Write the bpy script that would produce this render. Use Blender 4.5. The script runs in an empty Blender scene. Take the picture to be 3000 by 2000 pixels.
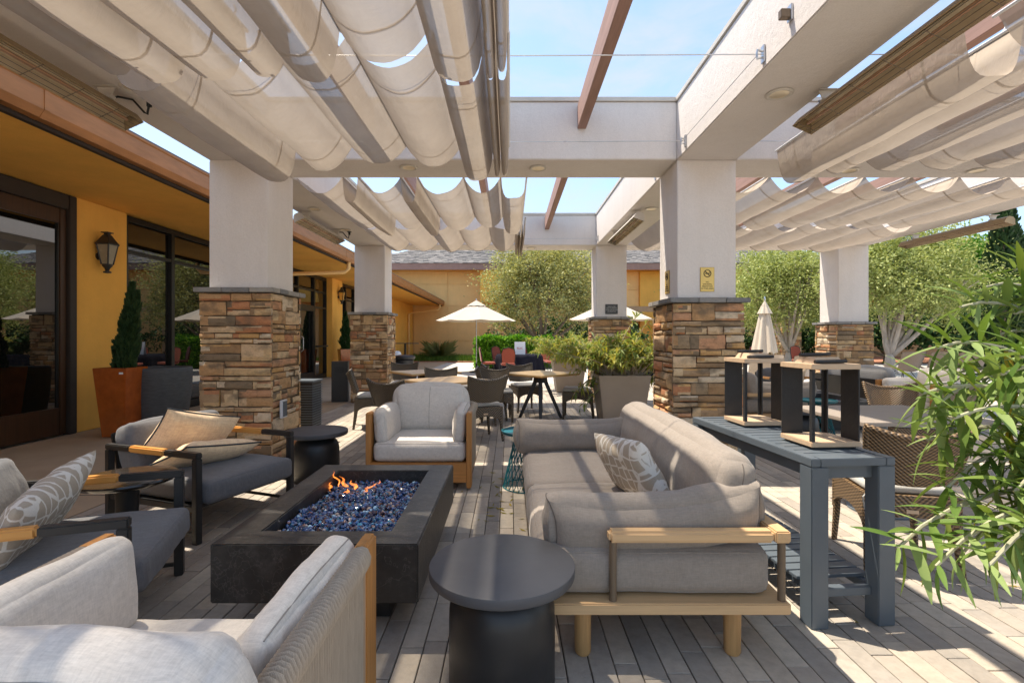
import bpy, bmesh, math, random
from mathutils import Vector, Matrix, noise
R = math.radians
random.seed(7)
sc = bpy.context.scene
C = sc.collection

# ---------------------------------------------------------------- camera
cd = bpy.data.cameras.new("camera"); cam = bpy.data.objects.new("camera", cd); C.objects.link(cam)
cam.location = (0, 0, 1.33); cam.rotation_euler = (R(90), 0, 0)
cd.sensor_width = 36; cd.lens = 17.6; cd.shift_x = .0021; cd.shift_y = -.0047
cd.clip_start = .05; cd.clip_end = 2000
sc.camera = cam
# ---------------------------------------------------------------- sky, sun, exposure
SUN = Vector((-.36, .20, 1)).normalized()          # towards the sun
w = bpy.data.worlds.new("World"); sc.world = w; w.use_nodes = True
nt = w.node_tree; N = nt.nodes; L = nt.links
bg = N["Background"]; sky = N.new("ShaderNodeTexSky"); sky.sky_type = 'NISHITA'; sky.sun_disc = False
sky.sun_elevation = math.asin(SUN.z); sky.sun_rotation = math.atan2(SUN.x, SUN.y) % (2*math.pi)
sky.air_density = 1.0; sky.dust_density = 1.0; sky.ozone_density = 1.2
tc = N.new("ShaderNodeTexCoord"); mp = N.new("ShaderNodeMapping"); mp.inputs['Scale'].default_value = (1, 1, 2.4)
n1 = N.new("ShaderNodeTexNoise"); n1.inputs['Scale'].default_value = 4.2; n1.inputs['Detail'].default_value = 9; n1.inputs['Roughness'].default_value = .62
n1.inputs['Distortion'].default_value = .35
cr = N.new("ShaderNodeValToRGB"); cr.color_ramp.elements[0].position = .42; cr.color_ramp.elements[1].position = .70
cr.color_ramp.elements[0].color = (0, 0, 0, 1); cr.color_ramp.elements[1].color = (.7, .7, .7, 1)
mx = N.new("ShaderNodeMix"); mx.data_type = 'RGBA'
mx.inputs[7].default_value = (1.42, 1.48, 1.54, 1)     # thin cloud, in the same units as the sky
L.new(tc.outputs['Generated'], mp.inputs['Vector']); L.new(mp.outputs[0], n1.inputs['Vector']); L.new(n1.outputs['Fac'], cr.inputs[0])
L.new(cr.outputs[0], mx.inputs[0]); hz = N.new('ShaderNodeMix'); hz.data_type = 'RGBA'; hz.inputs[0].default_value = .62; hz.inputs[7].default_value = (.48, .69, .97, 1)   # thin even high haze
L.new(sky.outputs[0], hz.inputs[6]); L.new(hz.outputs[2], mx.inputs[6]); L.new(mx.outputs[2], bg.inputs[0])
bg.inputs[1].default_value = .15
sl = bpy.data.lights.new("sun", 'SUN'); sl.energy = 2.0; sl.angle = R(.53); sl.color = (1, .905, .76)
so = bpy.data.objects.new("sun", sl); C.objects.link(so); so.rotation_euler = SUN.to_track_quat('Z', 'Y').to_euler()
so.location = (-4, 3, 12)
sc.view_settings.view_transform = 'Standard'; sc.view_settings.look = 'None'
sc.view_settings.gamma = 1; sc.view_settings.use_curve_mapping = False
sc.view_settings.exposure = 1.98
sc.cycles.use_denoising = True
sc.cycles.max_bounces = 8; sc.cycles.transparent_max_bounces = 12; sc.cycles.caustics_reflective = False; sc.cycles.caustics_refractive = False

# ---------------------------------------------------------------- helpers
class MB:
    def __init__(s): s.v = []; s.f = []
    def add(s, vs, fs, M=None):
        b = len(s.v)
        s.v += [tuple(M @ Vector(p)) for p in vs] if M else [tuple(p) for p in vs]
        s.f += [tuple(b+i for i in f) for f in fs]; return s
    def box(s, c, d, M=None):
        x, y, z = c; a, b, h = d[0]/2, d[1]/2, d[2]/2
        return s.add([(x-a,y-b,z-h),(x+a,y-b,z-h),(x+a,y+b,z-h),(x-a,y+b,z-h),(x-a,y-b,z+h),(x+a,y-b,z+h),(x+a,y+b,z+h),(x-a,y+b,z+h)],
                     [(0,3,2,1),(4,5,6,7),(0,1,5,4),(1,2,6,5),(2,3,7,6),(3,0,4,7)], M)
    def b2(s, x0, x1, y0, y1, z0, z1, M=None): return s.box(((x0+x1)/2,(y0+y1)/2,(z0+z1)/2), (x1-x0,y1-y0,z1-z0), M)
    def tube(s, pts, r, n=8, M=None, closed=False):
        pts = [Vector(p) for p in pts]; m = len(pts)
        rr = r if isinstance(r, (list, tuple)) else [r]*m
        vs = []; up = None
        for i, p in enumerate(pts):
            if closed: t = pts[(i+1) % m]-pts[i-1]
            else: t = pts[min(i+1, m-1)]-pts[max(i-1, 0)]
            t.normalize()
            if up is None: up = Vector((0,0,1)) if abs(t.z) < .9 else Vector((1,0,0))
            a = t.cross(up)
            if a.length < 1e-4: a = t.orthogonal()
            a.normalize(); b = a.cross(t).normalized(); up = b
            for k in range(n):
                q = 2*math.pi*k/n; vs.append(p+rr[i]*(math.cos(q)*a+math.sin(q)*b))
        fs = []
        for i in range(m if closed else m-1):
            j = (i+1) % m
            for k in range(n):
                l = (k+1) % n; fs.append((i*n+k, i*n+l, j*n+l, j*n+k))
        if not closed: fs += [tuple(range(n))[::-1], tuple((m-1)*n+k for k in range(n))]
        return s.add(vs, fs, M)
    def lathe(s, prof, n=32, c=(0,0,0), M=None, cap=True):
        vs = []; fs = []
        for r, z in prof:
            for k in range(n):
                q = 2*math.pi*k/n; vs.append((c[0]+r*math.cos(q), c[1]+r*math.sin(q), c[2]+z))
        m = len(prof)
        for i in range(m-1):
            for k in range(n):
                l = (k+1) % n; fs.append((i*n+k, i*n+l, (i+1)*n+l, (i+1)*n+k))
        if cap: fs += [tuple(range(n))[::-1], tuple((m-1)*n+k for k in range(n))]
        return s.add(vs, fs, M)
    def grid(s, fn, nu, nv, M=None):
        vs = [fn(i/nu, j/nv) for i in range(nu+1) for j in range(nv+1)]
        fs = [(i*(nv+1)+j, (i+1)*(nv+1)+j, (i+1)*(nv+1)+j+1, i*(nv+1)+j+1) for i in range(nu) for j in range(nv)]
        return s.add(vs, fs, M)
    def poly(s, pts, h, M=None):            # prism from xy polygon, h=(z0,z1)
        n = len(pts)
        return s.add([(p[0],p[1],h[0]) for p in pts]+[(p[0],p[1],h[1]) for p in pts],
                     [tuple(range(n))[::-1], tuple(range(n,2*n))]+[(i,(i+1)%n,n+(i+1)%n,n+i) for i in range(n)], M)
    def cushion(s, w, d, h, r=.05, bulge=.02, side=.012, seed=0, wr=.004, n=16, M=None, sag=0, ears=0):
        idx = {}; vs = []; fs = []
        hf = (w/2, d/2, h/2); r = min(r, *[q*.98 for q in hf]); inn = [q-r for q in hf]
        T = [math.sin((2*i/n-1)*math.pi/2) for i in range(n+1)]
        def P_of(p):
            q = [p[i]*hf[i] for i in range(3)]; c = [max(-inn[i], min(inn[i], q[i])) for i in range(3)]
            o = Vector([q[i]-c[i] for i in range(3)]); o.normalize(); P = Vector(c)+o*r
            P.z += p[2]*bulge*(1-p[0]**2)*(1-p[1]**2); P.x += p[0]*side*(1-p[2]**2)*(1-p[1]**4); P.y += p[1]*side*(1-p[2]**2)*(1-p[0]**4)
            if wr:
                e = Vector((P.x*5+seed*7.1, P.y*5, P.z*5)); P += o*(noise.noise(e)*wr*2+noise.noise(e*3.1)*wr)
                P += o*wr*1.5*(max(abs(p[0]), .3)**3)*math.sin(p[1]*19+seed+3*noise.noise(e))*(1-p[2]**2)
            if ears: P += Vector((p[0]*ears*abs(p[0]*p[2])**3*1.0, 0, p[2]*ears*abs(p[0]*p[2])**3)); P.y *= 1-.35*abs(p[0]*p[2])**4
            if sag: P.z -= sag*(1-p[0]**2)
            return P
        s.cp = lambda *p: (M @ P_of(p)) if M else P_of(p)
        def vid(p):
            k = tuple(round(q, 5) for q in p)
            if k not in idx: idx[k] = len(vs); vs.append(P_of(p))
            return idx[k]
        for ax in range(3):
            for sg in (-1, 1):
                for i in range(n):
                    for j in range(n):
                        q = []
                        for (a, b) in ((i,j),(i+1,j),(i+1,j+1),(i,j+1)):
                            p = [0,0,0]; p[ax] = sg; p[(ax+1)%3] = T[a]; p[(ax+2)%3] = T[b]; q.append(vid(p))
                        fs.append(tuple(q if sg > 0 else q[::-1]))
        return s.add(vs, fs, M)
    def pillow(s, w, h, t, n=18, seed=0, pinch=.07, wr=.006, M=None):   # stands in XZ, normal +Y
        def sd(sg):
            def fn(a, b):
                u, v = math.sin((2*a-1)*math.pi/2), math.sin((2*b-1)*math.pi/2)
                x = w/2*u*(1-pinch*(1-v*v)); z = h/2*v*(1-pinch*(1-u*u))
                k = max(0, (1-u**4)*(1-v**4))**.55
                e = Vector((x*7+seed*3.7, z*7, sg))
                y = t/2*k+(noise.noise(e)*wr*2+noise.noise(e*2.7)*wr)*min(1, k*2)
                return (x, sg*max(y, 0), z)
            return fn
        s.grid(sd(-1), n, n, M); 
        g = MB().grid(sd(1), n, n); g.f = [f[::-1] for f in g.f]; s.add(g.v, g.f, M); return s
    def mesh(s, name, mat, bevel=0, smooth=40, weld=False, seg=2):
        me = bpy.data.meshes.new(name); me.from_pydata(s.v, [], s.f)
        if bevel or weld:
            bm = bmesh.new(); bm.from_mesh(me)
            if weld: bmesh.ops.remove_doubles(bm, verts=bm.verts, dist=1e-4)
            if bevel:
                es = [e for e in bm.edges if len(e.link_faces) == 2 and e.calc_face_angle(0) > .5]
                bmesh.ops.bevel(bm, geom=es, offset=bevel, segments=seg, affect='EDGES', clamp_overlap=True)
            bm.to_mesh(me); bm.free()
        if mat: me.materials.append(mat)
        if smooth:
            me.polygons.foreach_set('use_smooth', [True]*len(me.polygons))
            if smooth < 180: me.set_sharp_from_angle(angle=R(smooth))
        return me
    def build(s, name, mat, parent=None, world=False, **k):
        if world and parent:
            o0 = parent_origin(parent); s.v = [(p[0]-o0.x, p[1]-o0.y, p[2]-o0.z) for p in s.v]
        return link(name, s.mesh(name, mat, **k), parent)
def parent_origin(p):
    o = Vector((0,0,0))
    while p: o += p.location; p = p.parent
    return o
def link(name, data, parent=None):
    o = bpy.data.objects.new(name, data); C.objects.link(o)
    if parent: o.parent = parent
    return o
def seamloop(q, parent, mat, ax=2, s=1, r=.0028, n=14):
    """sewn edge round one face of a cushion made with MB.cushion"""
    t = [-1+2*i/n for i in range(n)]; loop = [(-1+2*i/n, -1) for i in range(n)]+[(1, -1+2*i/n) for i in range(n)]+[(1-2*i/n, 1) for i in range(n)]+[(-1, 1-2*i/n) for i in range(n)]
    pts = []
    for a, b_ in loop:
        p = [0,0,0]; p[ax] = s; p[(ax+1)%3] = a; p[(ax+2)%3] = b_; pts.append(q.cp(*p))
    m = MB(); m.tube(pts, r, 5, closed=True); return m.build("seam", mat, parent, smooth=180)
def tag(o, label=None, cat=None, group=None, kind=None):
    if label: o['label'] = label
    if cat: o['category'] = cat
    if group: o['group'] = group
    if kind: o['kind'] = kind
    return o
def thing(name, label, cat, loc=(0,0,0), rz=0, group=None):
    o = bpy.data.objects.new(name, None); C.objects.link(o); o.empty_display_size = .1
    o.location = loc; o.rotation_euler = (0,0,R(rz)); return tag(o, label, cat, group)
def dup(root, loc, rz=None, label=None, group=None):
    def cp(o, par):
        c = o.copy(); C.objects.link(c)
        if par: c.parent = par
        for ch in o.children: cp(ch, c)
        return c
    r = cp(root, None); r.location = loc
    if rz is not None: r.rotation_euler = (root.rotation_euler[0], root.rotation_euler[1], R(rz))
    if label: r['label'] = label
    if group: r['group'] = group
    return r
def T(x, y, z, rx=0, ry=0, rz=0):
    return Matrix.Translation((x,y,z)) @ Matrix.Rotation(R(rz),4,'Z') @ Matrix.Rotation(R(ry),4,'Y') @ Matrix.Rotation(R(rx),4,'X')
U = random.uniform

# ---------------------------------------------------------------- materials
def newmat(name):
    m = bpy.data.materials.new(name); m.use_nodes = True
    return m, m.node_tree.nodes, m.node_tree.links, m.node_tree.nodes['Principled BSDF']
def coords(N, L, scale, which='Object'):
    t = N.new("ShaderNodeTexCoord"); m = N.new("ShaderNodeMapping"); m.inputs['Scale'].default_value = scale
    L.new(t.outputs[which], m.inputs['Vector']); return m.outputs[0]
def noi(N, L, vec, sc_, det=3, rough=.5):
    n = N.new("ShaderNodeTexNoise"); n.inputs['Scale'].default_value = sc_; n.inputs['Detail'].default_value = det; n.inputs['Roughness'].default_value = rough
    if vec: L.new(vec, n.inputs['Vector'])
    return n.outputs['Fac']
def ramp(N, L, fac, stops, const=False):
    r = N.new("ShaderNodeValToRGB"); e = r.color_ramp
    if const: e.interpolation = 'CONSTANT'
    while len(e.elements) < len(stops): e.elements.new(.5)
    for el, (p, c) in zip(e.elements, stops): el.position = p; el.color = (*c, 1)
    L.new(fac, r.inputs[0]); return r.outputs[0]
def bumpn(N, L, h, st, dist, b, prev=None):
    n = N.new("ShaderNodeBump"); n.inputs['Strength'].default_value = st; n.inputs['Distance'].default_value = dist
    L.new(h, n.inputs['Height'])
    if prev: L.new(prev, n.inputs['Normal'])
    if b: L.new(n.outputs[0], b.inputs['Normal'])
    return n.outputs[0]
def math_(N, L, op, a, b=None):
    n = N.new("ShaderNodeMath"); n.operation = op
    for i, q in enumerate((a, b)):
        if q is None: continue
        if isinstance(q, (int, float)): n.inputs[i].default_value = q
        else: L.new(q, n.inputs[i])
    return n.outputs[0]
def mixc(N, L, fac, a, b, mode='MIX'):
    n = N.new("ShaderNodeMix"); n.data_type = 'RGBA'; n.blend_type = mode
    for i, q in ((0, fac), (6, a), (7, b)):
        if isinstance(q, (int, float)): n.inputs[i].default_value = q
        elif isinstance(q, tuple): n.inputs[i].default_value = (*q, 1)
        else: L.new(q, n.inputs[i])
    return n.outputs[2]
def sh(c, k): return tuple(min(1, q*k) for q in c)
def plain(name, col, rough=.5, metal=0, var=.12, vs=6, bump=0, bs=80, stretch=(1,1,1), ior=1.5, coat=0):
    m, N, L, b = newmat(name); v = coords(N, L, stretch)
    f = noi(N, L, v, vs, 5, .6)
    L.new(ramp(N, L, f, [(.25, sh(col, 1-var)), (.75, sh(col, 1+var))]), b.inputs['Base Color'])
    rr = N.new("ShaderNodeMapRange"); rr.inputs[3].default_value = max(0, rough-.08); rr.inputs[4].default_value = min(1, rough+.08)
    L.new(noi(N, L, v, vs*2.3, 4), rr.inputs[0]); L.new(rr.outputs[0], b.inputs['Roughness'])
    b.inputs['Metallic'].default_value = metal; b.inputs['IOR'].default_value = ior; b.inputs['Coat Weight'].default_value = coat
    if bump: bumpn(N, L, noi(N, L, v, bs, 3), bump, .004, b)
    return m
def stucco(name, col, stain=.10):
    m, N, L, b = newmat(name); v = coords(N, L, (1,1,1))
    big = ramp(N, L, noi(N, L, v, 1.3, 6, .65), [(.3, sh(col, 1-stain)), (.7, sh(col, 1+stain*.5))])
    st = ramp(N, L, noi(N, L, coords(N, L, (5,5,.5)), 1.6, 5, .6), [(.33, (.94,.925,.905)), (.55, (1,1,1))])
    fine = ramp(N, L, noi(N, L, v, 90, 2), [(.3, (.93,.93,.93)), (.7, (1.0,1.0,1.0))])
    c = mixc(N, L, .4, mixc(N, L, 1.0, big, fine, 'MULTIPLY'), st, 'MULTIPLY')
    L.new(c, b.inputs['Base Color']); b.inputs['Roughness'].default_value = .92; b.inputs['Specular IOR Level'].default_value = .25
    p = bumpn(N, L, noi(N, L, v, 130, 4, .6), .55, .006, None); bumpn(N, L, noi(N, L, v, 22, 3), .25, .012, b, p)
    return m
def fabric(name, col, var=.14, scale=1.0, bump=.5, sheen=.2):
    m, N, L, b = newmat(name)
    f1 = noi(N, L, coords(N, L, (260*scale, 36*scale, 36*scale)), 1, 3, .7); f2 = noi(N, L, coords(N, L, (36*scale, 36*scale, 260*scale)), 1, 3, .7)
    f3 = noi(N, L, coords(N, L, (36*scale, 260*scale, 36*scale)), 1, 3, .7)
    th = math_(N, L, 'DIVIDE', math_(N, L, 'ADD', math_(N, L, 'ADD', f1, f2), f3), 3)
    c = ramp(N, L, th, [(.38, sh(col, 1-var)), (.62, sh(col, 1+var))])
    soil = ramp(N, L, noi(N, L, coords(N, L, (1,1,1)), 4, 5, .6), [(.3, (.9,.89,.88)), (.65, (1,1,1))])
    L.new(mixc(N, L, .8, c, soil, 'MULTIPLY'), b.inputs['Base Color'])
    b.inputs['Roughness'].default_value = .95; b.inputs['Specular IOR Level'].default_value = .15
    b.inputs['Sheen Weight'].default_value = sheen; b.inputs['Sheen Roughness'].default_value = .6
    p = bumpn(N, L, th, bump, .0015, None)
    cre = noi(N, L, coords(N, L, (7, 13, 9)), 1, 4, .55)
    p = bumpn(N, L, cre, .22, .02, None, p); bumpn(N, L, noi(N, L, coords(N, L, (5, 30, 16)), 1, 3, .6), .12, .012, b, p)
    return m
def wood(name, col, ax='X', var=.28, rough=.55):
    m, N, L, b = newmat(name)
    s = {'X': (3, 60, 60), 'Y': (60, 3, 60), 'Z': (60, 60, 3)}[ax]; s2 = {'X': (.8, 14, 14), 'Y': (14, .8, 14), 'Z': (14, 14, .8)}[ax]
    g = math_(N, L, 'ADD', math_(N, L, 'MULTIPLY', noi(N, L, coords(N, L, s), 1, 4, .65), .6), math_(N, L, 'MULTIPLY', noi(N, L, coords(N, L, s2), 1, 3, .6), .4))
    oi = N.new("ShaderNodeObjectInfo")
    c = ramp(N, L, g, [(.32, sh(col, 1-var)), (.5, col), (.68, sh(col, 1+var*.7))])
    L.new(c, b.inputs['Base Color']); b.inputs['Roughness'].default_value = rough
    bumpn(N, L, g, .25, .002, b)
    return m
def pieces(name, cols, rough=.85, mott=.35, ms=9, bump=.6, bs=30, tint=None):
    """colour per piece from the object / mesh island random value, mottled"""
    m, N, L, b = newmat(name)
    oi = N.new("ShaderNodeObjectInfo"); ge = N.new("ShaderNodeNewGeometry")
    f = math_(N, L, 'FRACT', math_(N, L, 'ADD', oi.outputs['Random'], ge.outputs['Random Per Island']))
    k = len(cols); c = ramp(N, L, f, [(i/k, cc) for i, cc in enumerate(cols)], True)
    gv = N.new("ShaderNodeNewGeometry"); mp_ = N.new("ShaderNodeMapping"); mp_.inputs['Scale'].default_value = (1, 1, 1.6); L.new(gv.outputs['Position'], mp_.inputs[0])
    v = mp_.outputs[0]
    mo = ramp(N, L, noi(N, L, v, ms, 6, .65), [(.28, sh((1,1,1), 1-mott)), (.5, (.95,.93,.9)), (.75, (1,1,1))])
    sp = ramp(N, L, noi(N, L, v, ms*5, 3, .6), [(.35, (.86,.86,.86)), (.6, (1,1,1))])
    c = mixc(N, L, .8, mixc(N, L, 1.0, c, mo, 'MULTIPLY'), sp, 'MULTIPLY')
    if tint: c = mixc(N, L, ramp(N, L, noi(N, L, v, ms*.45, 4), [(.52, (0,0,0)), (.68, (.75,.75,.75))]), c, tint)
    L.new(c, b.inputs['Base Color']); b.inputs['Roughness'].default_value = rough; b.inputs['Specular IOR Level'].default_value = .3
    p = bumpn(N, L, noi(N, L, v, bs, 6, .7), bump, .01, b)
    return m
def leafmat(name, cols, trans=.35, rough=.55):
    m, N, L, b = newmat(name)
    ge = N.new("ShaderNodeNewGeometry"); oi = N.new("ShaderNodeObjectInfo")
    f = math_(N, L, 'FRACT', math_(N, L, 'ADD', oi.outputs['Random'], ge.outputs['Random Per Island']))
    k = len(cols); c = ramp(N, L, f, [(i/(k-1), cc) for i, cc in enumerate(cols)])
    L.new(c, b.inputs['Base Color']); b.inputs['Roughness'].default_value = rough; b.inputs['Specular IOR Level'].default_value = .3
    t = N.new("ShaderNodeBsdfTranslucent"); L.new(mixc(N, L, 1.0, c, (1.0, 1.0, .55), 'MULTIPLY'), t.inputs[0])
    x = N.new("ShaderNodeMixShader"); x.inputs[0].default_value = trans
    L.new(b.outputs[0], x.inputs[1]); L.new(t.outputs[0], x.inputs[2]); L.new(x.outputs[0], N['Material Output'].inputs[0])
    return m
def emit(name, col, st):
    m, N, L, b = newmat(name); b.inputs['Emission Color'].default_value = (*col, 1); b.inputs['Emission Strength'].default_value = st
    b.inputs['Base Color'].default_value = (*col, 1); return m

m_stucco = stucco("white_stucco", (.80, .745, .70), .05)
m_orange = stucco("orange_stucco", (.93, .50, .105), .10)
m_orange2 = stucco("lit_orange_stucco", (.95, .60, .25), .08)  # paler copy of the orange; the far wall's brighter light is in its colour
m_tan = stucco("tan_stucco", (.60, .38, .2), .08)
m_copper = plain("copper_gutter", (.38, .165, .055), .45, .25, .22, 5, stretch=(1,.6,3))
m_brown = plain("brown_trim", (.33, .19, .15), .7, 0, .15, 4)
m_darktrim = plain("dark_trim", (.03, .02, .014), .6)
m_frame = plain("black_bronze_frame", (.018, .016, .014), .35, .3)
m_doorwood = wood("dark_door_wood", (.05, .02, .007), 'Z', .35, .4)
m_stone = pieces("ledge_stone", [(.56,.34,.17),(.70,.49,.27),(.40,.25,.13),(.72,.53,.32),(.56,.26,.13),(.27,.20,.13),(.74,.60,.43),(.66,.40,.17),(.46,.31,.18),(.72,.52,.32),(.62,.34,.19),(.36,.26,.16)], .85, .42, 11, 1.0, 30, (.16,.12,.08))
m_mortar = plain("dark_mortar", (.10, .07, .045), .95)
m_cap = pieces("cap_stone", [(.30,.29,.28),(.38,.36,.33),(.24,.24,.24)], .8, .25, 8, .5, 30)
m_paver = pieces("concrete_paver", [(.50,.44,.365),(.43,.38,.325),(.56,.50,.415),(.36,.325,.285),(.52,.455,.38),(.47,.42,.36),(.40,.36,.315)], .85, .22, 5, .35, 60)
m_joint = plain("paver_joint", (.085, .075, .06), .95)
m_conc = plain("walkway_concrete", (.42, .32, .215), .85, 0, .14, 2.2, .3, 60)
m_conc2 = plain("plaza_concrete", (.52, .48, .43), .85, 0, .1, 1.2, .2, 40)
m_rafter = wood("stained_rafter", (.36, .215, .17), 'Y', .25, .75)
m_steel = plain("zinc_steel", (.55, .56, .58), .3, .9)
m_alu = plain("white_aluminium", (.75, .77, .8), .4, .2, .05)
m_black = plain("black_powder_coat", (.022, .021, .021), .42, 0, .2, 9)
m_blackfiber = plain("black_fibre_cement", (.024, .023, .023), .6, 0, .35, 7, .3, 60)
m_slate = plain("slate_aluminium", (.12, .145, .17), .42, .15, .08, 5)
m_oak = wood("oak_x", (.60, .39, .20), 'X', .13); m_oaky = wood("oak_y", (.60, .39, .20), 'Y', .13); m_oakz = wood("oak_z", (.5, .28, .11), 'Z')
m_teak = wood("teak_z", (.47, .21, .055), 'Z'); m_teakx = wood("teak_x", (.47, .21, .055), 'X')
m_armwood = wood("honey_armrest", (.66, .31, .075), 'X', .08, .35)
m_lantern = wood("pale_lantern_wood", (.60, .43, .28), 'X', .15)
m_tabletop = wood("pale_table_top", (.80, .55, .27), 'X', .12, .45)
m_taupe = fabric("taupe_linen", (.295, .252, .212))
m_beige = fabric("light_linen", (.66, .61, .55))
m_grey = fabric("charcoal_weave", (.135, .135, .142), .16)
m_peach = fabric("peach_weave", (.92, .63, .39), .2, .5, 1.2)
m_pipe = plain("dark_piping", (.02,.03,.04), .8)
m_rope = plain("taupe_rope", (.40, .32, .24), .85, 0, .13, 60, .3, 400, (1,1,.15)); m_heater = plain("heater_enamel", (.40, .29, .16), .5, .2); m_stem = plain("pale_green_stem", (.42, .40, .27), .8, 0, .2, 12)
m_seatpad = fabric("grey_seat_pad", (.46, .45, .42))
m_teal = plain("teal_enamel", (.0, .12, .15), .35)
m_terracotta = plain("glossy_orange_glaze", (.40, .095, .015), .14, 0, .35, 5, .05, 20, coat=.6)
m_char = plain("charcoal_planter", (.075, .08, .085), .75, 0, .3, 12, .6, 60, (1,1,6))
m_taupepot = plain("taupe_planter", (.32, .27, .225), .6, 0, .08, 3)
m_navy = fabric("black_tablecloth", (.012, .012, .02), .2, 1, .5, 0)
m_red = fabric("red_upholstery", (.27, .06, .032))
m_umb = fabric("cream_canvas", (.56, .47, .36), .05)
m_white = plain("white_card", (.85,.83,.8), .6, 0, .03)
m_soil = plain("dark_soil", (.05,.035,.02), .95, 0, .4, 20, 1, 40)
m_mulch = plain("red_mulch", (.38,.17,.10), .95, 0, .4, 25, 1, 40)
m_bark = plain("pale_bark", (.46,.38,.31), .9, 0, .3, 9, .8, 25, (1,1,.4))
m_bark2 = plain("brown_bark", (.22,.16,.11), .9, 0, .3, 9, .8, 25)
m_shingle = pieces("grey_shingle", [(.23,.215,.21),(.28,.26,.25),(.19,.18,.175),(.25,.235,.225)], .9, .2, 6, .3, 40)
m_gold = plain("brass_plate", (.75,.52,.16), .35, .4, .05); m_goldedge = plain("brass_edge", (.5,.33,.1), .35, .5, .05)
m_ink = plain("black_ink", (.02,.016,.01), .6); m_plaque = plain("dark_plaque", (.06,.062,.065), .5); m_pale = plain("pale_letter", (.6,.6,.58), .6)
m_redink = plain("red_letter", (.6,.12,.1), .6)
m_reflector = plain("polished_reflector", (.85,.74,.55), .38, .55, .1, 8)
m_cream = plain("cream_enamel", (.62,.57,.5), .5); m_bronze = plain("bronze_enamel", (.16,.115,.075), .5, .2)
m_quartz = plain("quartz_tube", (.55,.32,.2), .2)
m_cord = plain("black_cable", (.015,.015,.015), .5)
m_cushgrey = fabric("mid_grey_linen", (.30,.30,.30))
m_shellb = fabric("brown_mesh", (.20,.155,.115)); m_shellt = fabric("beige_mesh", (.60,.53,.45))
m_plaster = plain("oak_post", (.3,.2,.12), .8)

def glassmat(name, tint, ior=2.1):
    m, N, L, b = newmat(name); b.inputs['Base Color'].default_value = (*tint, 1); b.inputs['Roughness'].default_value = .012; b.inputs['IOR'].default_value = ior
    bumpn(N, L, noi(N, L, coords(N, L, (1,1,1)), .9, 1), .03, .02, b); return m
m_glass = glassmat("tinted_window_glass", (.006, .006, .005), 2.3)
m_pebble, N, L, b = newmat("blue_fire_glass")
ge = N.new("ShaderNodeNewGeometry")
L.new(ramp(N, L, ge.outputs['Random Per Island'], [(0,(.012,.035,.12)),(.2,(.02,.07,.2)),(.38,(.02,.11,.2)),(.5,(.015,.02,.06)),(.66,(.06,.10,.24)),(.8,(.10,.05,.05)),(.9,(.3,.24,.22)),(.96,(.25,.4,.55))], True), b.inputs['Base Color'])  # the palest cyan pebbles stand in for glints on the glass
b.inputs['Roughness'].default_value = .06; b.inputs['IOR'].default_value = 1.75; b.inputs['Coat Weight'].default_value = .5

def weave(name, col, fx=150):
    m, N, L, b = newmat(name); t = N.new("ShaderNodeTexCoord"); s = N.new("ShaderNodeSeparateXYZ"); L.new(t.outputs['Object'], s.inputs[0])
    hx = math_(N, L, 'ADD', math_(N, L, 'ABSOLUTE', s.outputs[0]), s.outputs[1])
    d = math_(N, L, 'SUBTRACT', s.outputs[2], hx); e = math_(N, L, 'ADD', s.outputs[2], math_(N, L, 'MULTIPLY', hx, .35))
    w1 = math_(N, L, 'SINE', math_(N, L, 'MULTIPLY', d, fx*2)); w2 = math_(N, L, 'SINE', math_(N, L, 'MULTIPLY', e, fx*3))
    h = math_(N, L, 'ADD', math_(N, L, 'MULTIPLY', w1, .35), math_(N, L, 'MULTIPLY', w2, .15)); h = math_(N, L, 'ADD', h, .5)
    L.new(ramp(N, L, h, [(.1, sh(col,.25)), (.45, col), (.95, sh(col,2.0))]), b.inputs['Base Color'])
    b.inputs['Roughness'].default_value = .42; bumpn(N, L, h, .9, .006, b); return m
m_rattan = weave("dark_rattan_weave", (.095,.074,.05), 95)
m_rattan2 = weave("brown_rattan_weave", (.16,.10,.05), 115)

def shademat():
    m, N, L, b = newmat("sun_shade_mesh"); N.remove(b)
    v = coords(N, L, (1,1,1)); c = ramp(N, L, noi(N, L, v, 3, 5, .6), [(.3,(.45,.385,.32)),(.7,(.51,.44,.37))])
    d = N.new("ShaderNodeBsdfDiffuse"); t = N.new("ShaderNodeBsdfTranslucent"); tr = N.new("ShaderNodeBsdfTransparent"); tr.inputs[0].default_value = (.95,.93,.9,1)
    L.new(c, d.inputs[0]); L.new(c, t.inputs[0])
    wr = noi(N, L, coords(N, L, (3.5, 1.2, 2)), 2.2, 3, .5); bn = bumpn(N, L, wr, .35, .05, None); bn = bumpn(N, L, noi(N, L, coords(N, L, (5, 26, 9)), 1.3, 4, .6), .3, .02, None, bn)
    L.new(bn, d.inputs['Normal']); L.new(bn, t.inputs['Normal'])
    a = N.new("ShaderNodeMixShader"); a.inputs[0].default_value = .27; L.new(d.outputs[0], a.inputs[1]); L.new(t.outputs[0], a.inputs[2])
    x = N.new("ShaderNodeMixShader"); lw = N.new('ShaderNodeLayerWeight'); lw.inputs[0].default_value = .5; L.new(math_(N, L, 'MULTIPLY', math_(N, L, 'POWER', math_(N, L, 'SUBTRACT', 1.0, lw.outputs['Facing']), 1.6), .36), x.inputs[0]); L.new(a.outputs[0], x.inputs[1]); L.new(tr.outputs[0], x.inputs[2])
    L.new(x.outputs[0], N['Material Output'].inputs[0]); return m
m_shade = shademat()
m_hem = plain("shade_webbing", (.43,.36,.29), .9)

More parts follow.
